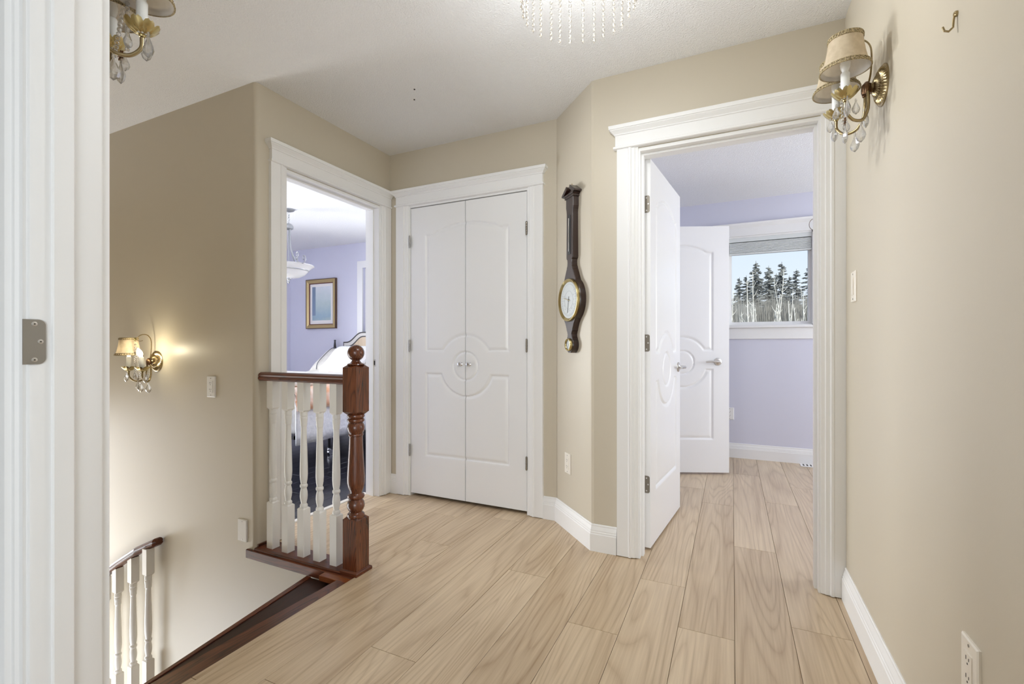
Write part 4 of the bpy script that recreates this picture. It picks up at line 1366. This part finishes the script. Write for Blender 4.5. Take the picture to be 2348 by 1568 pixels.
# other windows (all but the headboard one unseen, added to carry the daylight lamps)
def plain_window(name, label, X, s0, s1, z0, z1):
    rt = root(name, X @ Vector(((s0 + s1) / 2, 0, z0)), label=label, kind='structure')
    b = MB()
    for a, c in (((s0, -.09, z0), (s0 + .05, -.04, z1)), ((s1 - .05, -.09, z0), (s1, -.04, z1)), ((s0 + .05, -.09, z0), (s1 - .05, -.04, z0 + .05)), ((s0 + .05, -.09, z1 - .05), (s1 - .05, -.04, z1))):
        b.box(a, c, X=X)
    obj('sash', b, M['trim'], rt)
    b = MB(); b.box((s0 + .05, -.07, z0 + .05), (s1 - .05, -.066, z1 - .05), X=X); obj('pane', b, M['pane'], rt)
    b = MB()
    b.box((s0 - .09, 0, z0 - .09), (s0, .018, z1 + .09), X=X); b.box((s1, 0, z0 - .09), (s1 + .09, .018, z1 + .09), X=X); b.box((s0, 0, z1), (s1, .018, z1 + .09), X=X); b.box((s0, 0, z0 - .09), (s1, .018, z0), X=X)
    obj('casing', b, M['trim'], rt)
    return rt


plain_window('window_2', 'white-cased bedroom window behind the headboard', frame_X((0, YBF), (1, 0), (0, -1)), -4.45, -3.45, 1.0, 2.10)
plain_window('added_window_6', 'unseen tall bedroom window right of the bed, added for light', frame_X((0, YBF), (1, 0), (0, -1)), -3.32, -2.52, .85, 2.15)
plain_window('added_window_7', 'unseen low foyer window added to light the stairwell', frame_X((0, YE1), (1, 0), (0, 1)), -5.0, -2.4, -2.35, -1.15)
plain_window('added_window_8', 'unseen tall foyer window at the foot of the stairs, added for light', frame_X((-6.38, 0), (0, 1), (1, 0)), .62, 1.5, -2.2, .6)
plain_window('added_window_3', 'unseen wide bedroom side window, added for light', frame_X((XBL, 0), (0, 1), (1, 0)), 1.87, 2.83, .5, 2.1)
plain_window('added_window_4', 'unseen large study side window, added for light', frame_X((3.0, 0), (0, 1), (-1, 0)), 2.7, 4.7, .7, 2.2)
plain_window('added_window_5', 'unseen wide window added behind the camera for light', frame_X((0, -3.5), (1, 0), (0, 1)), 0.0, 2.3, .5, 2.2)

# ------------------------------------------------------------------ bedroom
# picture
PX0, PX1, PZ0, PZ1 = -5.482, -4.915, 1.302, 1.995
Xp = frame_X((0, YBF), (1, 0), (0, -1))
pc = root('framed_picture', ((PX0 + PX1) / 2, YBF, PZ0), label='gilt-framed pale landscape print on the lavender bedroom wall', cat='picture')
fw = .055
b = MB()
for a, c in (((PX0, 0, PZ0), (PX0 + .012, .034, PZ1)), ((PX1 - .012, 0, PZ0), (PX1, .034, PZ1)), ((PX0 + .012, 0, PZ0), (PX1 - .012, .034, PZ0 + .012)), ((PX0 + .012, 0, PZ1 - .012), (PX1 - .012, .034, PZ1))):
    b.box(a, c, X=Xp)
obj('outer_moulding', b, M['gold_side'], pc)
b = MB()
def fr(o, n): return [(PX0 + o, n, PZ0 + o), (PX1 - o, n, PZ0 + o), (PX1 - o, n, PZ1 - o), (PX0 + o, n, PZ1 - o)]
b.loft([fr(.010, .020), fr(.010, .036), fr(.030, .040), fr(fw, .026), fr(fw, .012)], caps=False, X=Xp); obj('gilt_moulding', b, M['gold_frame'], pc)
b = MB(); b.loft([fr(fw - .001, .012), fr(fw - .001, .024), fr(fw + .010, .018), fr(fw + .010, .010)], caps=False, X=Xp); obj('fillet', b, plain('oxblood_fillet', (.12, .02, .015), .4), pc)
b = MB(); b.box((PX0 + fw, .008, PZ0 + fw), (PX1 - fw, .012, PZ1 - fw), X=Xp); obj('mat_board', b, M['mat_board'], pc)
b = MB(); b.box((PX0 + fw + .05, .012, PZ0 + fw + .06), (PX1 - fw - .05, .0125, PZ1 - fw - .05), X=Xp); obj('print', b, M['print'], pc, origin=(PX0, YBF, PZ0 + .1))
b = MB(); b.box((PX0 + fw + .05, .0125, PZ0 + fw + .13), (PX0 + fw + .115, .0128, PZ1 - fw - .05), X=Xp); obj('print_blue_strip', b, plain('slate_blue_ink', srgb(128, 148, 172), .3), pc)  # blue-grey stripe at the left of the print

# pendant
PXc, PYc = -4.055, 3.303
pe = root('pendant_light', (PXc, PYc, H), label='pewter pendant with scroll arms and alabaster bowl in the bedroom', cat='lamp')
T = Matrix.Translation((PXc, PYc, 0))
b = MB(); b.lathe([(.055, H), (.055, H - .008), (.045, H - .018), (.02, H - .026), (.006, H - .03), (.0001, H - .031)], 28, X=T); obj('canopy', b, M['pewter'], pe)
b = MB()
for k in range(4):
    zc = H - .045 - k * .026
    b.tube([(PXc + (.009 * math.cos(t) if k % 2 else 0), PYc + (0 if k % 2 else .009 * math.cos(t)), zc + .016 * math.sin(t)) for t in np.linspace(0, 2 * PI, 15)], .0022, 6)
obj('chain', b, M['pewter'], pe)
b = MB(); b.lathe([(.004, 2.30), (.020, 2.295), (.038, 2.282), (.045, 2.262), (.043, 2.245), (.030, 2.236), (.012, 2.232)], 28, X=T); obj('cap', b, M['pewter'], pe)
b = MB(); b.tube([(PXc, PYc, 2.24), (PXc, PYc, 1.90)], .006, 8); obj('stem', b, M['pewter'], pe)
for k in range(3):
    t0 = k * 2 * PI / 3 - 0.15
    c, s = math.cos(t0), math.sin(t0)
    prof = [(.022, 2.24), (.026, 2.15), (.045, 2.04), (.090, 1.955), (.150, 1.905), (.205, 1.878), (.255, 1.872), (.283, 1.890), (.290, 1.918), (.275, 1.942), (.252, 1.938), (.247, 1.918), (.258, 1.908)]
    b = MB(); b.tube(smooth_path([(PXc + r_ * c, PYc + r_ * s, z) for r_, z in prof], 5), .0055, 8); am = obj('arm', b, M['pewter'], pe)
    prof2 = [(.10, 1.945), (.135, 1.925), (.160, 1.945), (.168, 1.972), (.155, 1.992), (.135, 1.985), (.133, 1.965), (.145, 1.960)]
    b = MB(); b.tube(smooth_path([(PXc + r_ * c, PYc + r_ * s, z) for r_, z in prof2], 5), .004, 8); obj('scroll', b, M['pewter'], am)
b = MB(); b.lathe([(.238, 1.878), (.240, 1.870), (.225, 1.862), (.200, 1.842), (.188, 1.826), (.180, 1.815), (.150, 1.782), (.100, 1.757), (.05, 1.747), (.0001, 1.745)], 40, X=T, cap=False); bo = obj('glass_bowl', b, M['alabaster'], pe)
b = MB(); b.lathe([(.186, 1.818), (.190, 1.823), (.190, 1.829), (.186, 1.832)], 40, X=T, cap=False); obj('band', b, M['pewter'], bo)
b = MB(); b.lathe([(.028, 1.748), (.026, 1.738), (.012, 1.728), (.008, 1.715), (.011, 1.706), (.006, 1.696), (.0001, 1.688)], 18, X=T); obj('finial', b, M['pewter'], pe)

# bed
BX0, BX1, BY0, BY1 = -4.76, -3.27, 2.70, 4.70
bd = root('bed_frame', ((BX0 + BX1) / 2, BY1, 0), label='bed frame with arched headboard and metal rails on casters', cat='bed')
hz = []
cxh, hwh = (BX0 + BX1) / 2 - .02, .70
def hb_out(o):
    w = hwh - o
    pts = [(-w, .30), (w, .30)]
    top = []
    for u in np.linspace(1, -1, 41):
        a = abs(u)
        z = 1.115 if a > .93 else (1.115 + (.12) * (0.5 + 0.5 * math.cos(PI * min(max((a - .55) / .36, 0), 1))) + .02 * (1 - a))
        top.append((u * w, z - o))
    return pts + top
Xh = frame_X((cxh, 0), (1, 0), (0, -1)) @ Matrix(((1, 0, 0, 0), (0, 0, 1, 0), (0, 1, 0, 0), (0, 0, 0, 1)))
b = MB(); b.loft([[(s, z, n) for s, z in hb_out(0)] for n in (-4.745, -4.712)], X=frame_X((cxh, 0), (1, 0), (0, 1)) @ Matrix(((1, 0, 0, 0), (0, 0, -1, 0), (0, 1, 0, 0), (0, 0, 0, 1)))); hb = obj('headboard', b, M['ebony'], bd)
Xq = frame_X((cxh, 0), (1, 0), (0, 1)) @ Matrix(((1, 0, 0, 0), (0, 0, -1, 0), (0, 1, 0, 0), (0, 0, 0, 1)))
b = MB(); b.loft([[(s, z, n) for s, z in hb_out(.016)] for n in (-4.713, -4.708)], X=Xq); obj('headboard_border', b, plain('pearl_border', (.62, .60, .57), .4), hb)
b = MB(); b.loft([[(s, z, n) for s, z in hb_out(.052)] for n in (-4.709, -4.705)], X=Xq); obj('headboard_bead', b, M['ebony'], hb)
b = MB(); b.loft([[(s, z, n) for s, z in hb_out(.068)] for n in (-4.706, -4.701)], X=Xq); obj('headboard_panel', b, M['headpanel'], hb)
for sx in (-1, 1):
    xx = cxh + sx * .86
    b = MB(); b.lathe([(.026, 0), (.030, .2), (.030, .85), (.026, .93), (.019, 1.03), (.010, 1.115), (.008, 1.122), (.013, 1.128), (.013, 1.138), (.008, 1.143), (.0001, 1.144)], 16, X=Matrix.Translation((xx, 4.72, 0))); obj('bed_post', b, M['ebony'], bd)
    b = MB(); b.box((xx - .01, 4.71, .35), (cxh + sx * hwh, 4.735, .42)); obj('post_rail', b, M['ebony'], bd)
for xx in (BX0 + .06, BX1 - .06):
    b = MB(); b.box((xx - .018, BY0 + .05, .275), (xx + .018, BY1, .305)); b.box((xx - .018 if xx < -4 else xx + .014, BY0 + .05, .275), (xx - .014 if xx < -4 else xx + .018, BY1, .304)); obj('side_rail', b, M['ebony'], bd)
for xx, yy in ((-3.56, 3.36), (-3.56, 4.3), (-4.45, 3.36), (-4.45, 4.3)):
    b = MB(); b.tube([(xx, yy, .285), (xx, yy, .06)], .013, 10); lg = obj('leg', b, M['black'], bd)
    b = MB(); b.lathe([(.027, -.011), (.027, .011)], 20, X=Matrix.Translation((xx + .012, yy, .027)) @ Matrix.Rotation(PI / 2, 4, 'Y')); b.box((xx - .012, yy - .012, .03), (xx + .012, yy + .012, .066)); obj('caster', b, M['chrome'], lg)
for yy in (3.36, 4.3):
    b = MB(); b.box((BX0 + .06, yy - .015, .275), (BX1 - .06, yy + .015, .300)); obj('cross_rail', b, M['ebony'], bd)


def soft_box(mb, a, c, rr=.06, seg=6, wave=0.0, fr=9.0):
    """rounded box via superellipsoid-ish loft of rounded rectangles"""
    x0, y0, z0 = a; x1, y1, z1 = c
    def rrect(o, z, r_):
        pts = []
        for cx, cy, t0 in ((x1 - r_ - o, y1 - r_ - o, 0), (x0 + r_ + o, y1 - r_ - o, PI / 2), (x0 + r_ + o, y0 + r_ + o, PI), (x1 - r_ - o, y0 + r_ + o, 1.5 * PI)):
            for t in np.linspace(0, PI / 2, seg):
                pts.append((cx + r_ * math.cos(t0 + t), cy + r_ * math.sin(t0 + t), z))
        return pts
    rings = []
    for t in np.linspace(0, PI / 2, 6):
        rings.append(rrect(rr * (1 - math.sin(t)), z0 + rr * (1 - math.cos(t)), rr))
    for t in np.linspace(0, PI / 2, 6):
        rings.append(rrect(rr * (1 - math.cos(t)), z1 - rr * (1 - math.sin(t)), rr))
    mb.loft(rings, smooth=True)


b = MB(); soft_box(b, (BX0 + .03, BY0 + .05, .305), (BX1 - .03, BY1 - .005, .60), .05)
obj('mattress', b, M['sheet'], origin=(-4.0, 3.7, .305), label='thick mattress under the quilt on the bed', cat='mattress')


def drape(x0, x1, y0, y1, ztop, zlow_side, th, wave):
    """cloth draped over the bed: top plus both long sides, with soft waves along the hem"""
    b = MB()
    ny = 60
    prof = [(0.0, zlow_side), (.0, zlow_side + .08), (.0, ztop - .10), (.012, ztop - .045), (.05, ztop - .008), (.10, ztop), (.5, ztop + .012)]
    rows = []
    for j in range(ny + 1):
        y = y0 + (y1 - y0) * j / ny
        row = []
        for k, (o, z) in enumerate(prof):
            wv = wave * math.sin(j * .9 + 1.3 * math.sin(j * .31)) * max(0, (ztop - z) / max(ztop - zlow_side, .01))
            if k < 6: row.append((x1 - o + wv, y, z))
            else: row.append(((x0 + x1) / 2, y, z))
        for k, (o, z) in reversed(list(enumerate(prof[:-1]))):
            wv = wave * math.cos(j * .8 + 1.1 * math.sin(j * .37)) * max(0, (ztop - z) / max(ztop - zlow_side, .01))
            row.append((x0 + o - wv, y, z))
        rows.append(row)
    n = len(rows[0])
    vs = [p for r_ in rows for p in r_]
    fs = [(a * n + c, a * n + c + 1, (a + 1) * n + c + 1, (a + 1) * n + c) for a in range(ny) for c in range(n - 1)]
    b.add(vs, fs, True)
    return b


def solid(o, th):
    m = o.modifiers.new('thickness', 'SOLIDIFY'); m.thickness = th; m.offset = -1
    return o


o = obj('quilt', drape(BX0 - .01, BX1 + .02, BY0 + .02, BY1 - .12, .64, .235, .01, .008), M['quilt'], origin=(-4.0, 3.7, .30), label='white quilt draped over the bed down to the rails', cat='quilt'); solid(o, .012)
o = obj('bedspread', drape(BX0 - .025, BX1 + .038, BY0 + .35 - .34, BY1 - .75, .70, .525, .01, .004), M['peach'], origin=(-4.0, 3.5, .52), label='peach patterned bedspread folded over the white quilt', cat='bedspread'); solid(o, .014)
b = MB(); soft_box(b, (BX0 + .05, BY0 + .05, .716), (BX1 - .05, BY1 - .95, .775), .029)
obj('duvet', b, M['sheet'], origin=(-4.0, 3.4, .716), label='folded cream duvet lying on top of the bed', cat='duvet')


def pillow(name, label, c, size, rx, mat, rz=0.0):
    b = MB()
    sx, sy, sz = size
    n = 22
    X_ = Matrix.Translation(c) @ Matrix.Rotation(rz, 4, 'Z') @ Matrix.Rotation(rx, 4, 'X')
    for sgn in (1, -1):
        vs = []
        for j in range(n + 1):
            for i in range(n + 1):
                u, v = -1 + 2 * i / n, -1 + 2 * j / n
                hgt = max(0.0, (1 - u ** 4) * (1 - v ** 4)) ** 0.5
                pin = 1 - .05 * (abs(u) ** 3) * (1 - abs(v)) - .05 * (abs(v) ** 3) * (1 - abs(u))
                vs.append((u * sx / 2 * pin, v * sy / 2 * pin, sgn * sz / 2 * hgt))
        w = n + 1
        b.add(vs, [(j * w + i, j * w + i + 1, (j + 1) * w + i + 1, (j + 1) * w + i) for j in range(n) for i in range(n)], True, X_)
    o = obj(name, b, mat, origin=c, label=label, cat='pillow', group='bed pillows')
    pth = [X_ @ Vector((sx / 2 * .97 * a, sy / 2 * .97 * c_, 0)) for a, c_ in ((-1, -1), (1, -1), (1, 1), (-1, 1), (-1, -1))]
    return o, X_


o, Xp_ = pillow('pillow', 'cream pillow with dark piping at the left of the headboard', (-4.42, 4.43, .875), (.80, .46, .17), .60, M['sheet'], .12)
b = MB(); b.tube([Xp_ @ Vector((-.27, y, .10 * max(0, (1 - (.675) ** 4) * (1 - (y / .23) ** 4)) ** .5 + .002)) for y in np.linspace(-.225, .225, 17)], .004, 6)
obj('piping', b, plain('slate_piping', (.10, .11, .14), .7), o)
pillow('pillow', 'lower cream pillow lying flat beneath the piped one', (-4.44, 4.26, .712), (.74, .38, .11), .0, M['sheet'], .05)
pillow('pillow', 'white quilted sham leaning in front of the cream pillows', (-4.06, 4.08, .89), (.62, .44, .15), .80, M['sham'], -.1)
pillow('pillow', 'white pillow at the right end of the headboard', (-3.62, 4.42, .86), (.66, .44, .18), .6, M['sham'], 0)

# ------------------------------------------------------------------ outdoors
b = MB(); b.box((-60, 6.0, -3.2), (80, 120, -3.0))
struct('floor_outside', b, M['snow'], 'snow-covered yard beyond the window')
rnd = random.Random(11)


def spruce(x, y, hgt, label):
    z0 = -3.0
    rt = root('spruce_tree', (x, y, z0), label=label, cat='tree', group='spruces beyond the yard')
    b = MB(); b.tube([(x, y, z0), (x, y, z0 + hgt * .6), (x, y, z0 + hgt)], [.14, .08, .012], 7); obj('trunk', b, M['spruce_trunk'], rt)
    b = MB()
    n = int(hgt * 15)
    for k in range(n):
        u = k / n
        z = z0 + hgt * (.22 + .77 * u)
        L = (1 - u) ** .85 * hgt * .21 * rnd.uniform(.4, 1.15) + .10
        t = rnd.uniform(0, 2 * PI)
        c, s = math.cos(t), math.sin(t)
        dr = rnd.uniform(.10, .40) * L
        m_ = 7
        for q_ in range(m_):
            f0 = (q_ + .2) / m_
            px, py, pz = x + c * L * f0, y + s * L * f0, z - dr * f0 + .10 * L * f0 * f0
            wl = (.10 + .22 * L * (1 - f0 * .6)) * rnd.uniform(.6, 1.2)
            for sg in (-1, 1):
                ex, ey = px + c * wl * .7 - s * sg * wl, py + s * wl * .7 + c * sg * wl
                ez = pz - wl * rnd.uniform(.1, .5)
                tw = .05
                b.add([(px - c * tw, py - s * tw, pz), (px + c * tw, py + s * tw, pz + .02), (ex, ey, ez), (px, py, pz - .09)], [(0, 1, 2), (1, 3, 2), (3, 0, 2)])
    o = obj('boughs', b, M['needles'], rt)


def aspen(x, y, hgt, label):
    z0 = -3.0
    rt = root('aspen_tree', (x, y, z0), label=label, cat='tree', group='bare aspens beyond the yard')
    lean = rnd.uniform(-.05, .05); bend = rnd.uniform(-.25, .25)
    pts = []
    for k in range(9):
        u = k / 8
        pts.append((x + lean * hgt * u + bend * math.sin(u * PI * 1.4), y, z0 + hgt * u))
    r0 = rnd.uniform(.03, .055)
    b = MB(); b.tube(pts, [r0 * (1 - .75 * k / 8) for k in range(9)], 6); obj('trunk', b, M['bark'], rt)
    b = MB()
    for k in range(rnd.randint(8, 14)):
        u = rnd.uniform(.5, .98)
        i = min(int(u * 8), 7)
        p = Vector(pts[i]).lerp(Vector(pts[i + 1]), u * 8 - i)
        L = rnd.uniform(.4, 1.1) * (1.2 - u)
        t = rnd.uniform(0, 2 * PI)
        e = p + Vector((math.cos(t) * L * .6, math.sin(t) * L * .6, L * rnd.uniform(.6, 1.1)))
        b.tube([p, p.lerp(e, .5) + Vector((0, 0, -.04)), e], [.014, .01, .004], 4)
    obj('branches', b, M['bark'], rt)


sp = [(-2.4, 37, 9.2, 'spruce at the far left of the tree line outside'), (0.35, 36, 7.6, 'low spruce at the left edge of the window view'), (1.55, 38, 10.2, 'leaning spruce left of the middle of the window view'),
      (2.15, 34, 9.0, 'bushy spruce in the middle of the window view'), (3.0, 36, 9.7, 'open-crowned spruce right of the middle of the window view'), (4.35, 33, 9.6, 'tall dark spruce at the right edge of the window view'),
      (5.9, 37, 9.8, 'spruce at the far right of the tree line outside'), (-0.9, 39, 8.6, 'spruce left of the window view outside'), (7.6, 36, 9.0, 'outermost right spruce of the tree line'),
      (1.0, 41, 9.6, 'distant spruce behind the leaning one'), (2.6, 42, 10.4, 'distant spruce between the two tall middle spruces'), (3.9, 41, 9.4, 'distant spruce left of the tall dark right-hand spruce'),
      (0.55, 44, 9.9, 'distant spruce near the left edge of the window view'), (2.05, 46, 10.9, 'farthest spruce rising behind the middle of the tree line'), (3.35, 45, 10.2, 'farthest spruce right of the middle of the tree line'), (4.7, 44, 10.3, 'distant spruce behind the tall dark right-hand one')]
for x, y, hg, lb_ in sp:
    spruce(x, y, hg, lb_)
xs = [-2.1, -1.3, -.5, .12, .30, .48, .66, .86, 1.02, 1.22, 1.42, 1.60, 1.82, 2.05, 2.22, 2.40, 2.62, 2.78, 2.95, 3.12, 3.3, 3.5, 4.1, 4.8, 5.6]
row = []
for x in xs:
    yy = 24 + rnd.uniform(-1.5, 3.5)
    row.append((x / 25, yy, rnd.uniform(5.6, 7.9)))
row.sort()
ORD = 'first second third fourth fifth sixth seventh eighth ninth tenth eleventh twelfth thirteenth fourteenth fifteenth sixteenth seventeenth eighteenth nineteenth twentieth twenty-first twenty-second'.split()
nin, nl, nr_ = 0, -1, -1
for a, yy, hg in row:
    if a < 0.001:
        nl += 1; lb_ = '%s bare aspen hidden beyond the left edge of the small window' % ORD[nl]
    elif a > 0.127:
        nr_ += 1; lb_ = '%s bare aspen hidden beyond the right edge of the small window' % ORD[nr_]
    else:
        lb_ = '%s pale bare aspen trunk from the left in the small window' % ORD[nin]; nin += 1
    aspen(a * yy, yy, hg, lb_)
# thicket of twigs behind the aspens: nobody could count them
b = MB()
for k in range(26000):
    x = rnd.uniform(-6, 11); y = rnd.uniform(28, 33)
    hh = rnd.uniform(3.0, 7.2) * (1 - .25 * rnd.random())
    dx = rnd.uniform(-.5, .5)
    w = rnd.uniform(.018, .05)
    z0 = -3.0 + rnd.uniform(0, 2.2)
    b.add([(x - w, y, z0), (x + w, y, z0), (x + dx, y, min(z0 + hh, 3.9 + rnd.uniform(-.6, .3))), (x, y + w, z0)], [(0, 1, 2), (1, 3, 2), (3, 0, 2)])
obj('thicket', b, M['thicket'], origin=(2, 30, -3), label='grey bare twig thicket behind the aspen trunks', cat='thicket', kind='stuff')
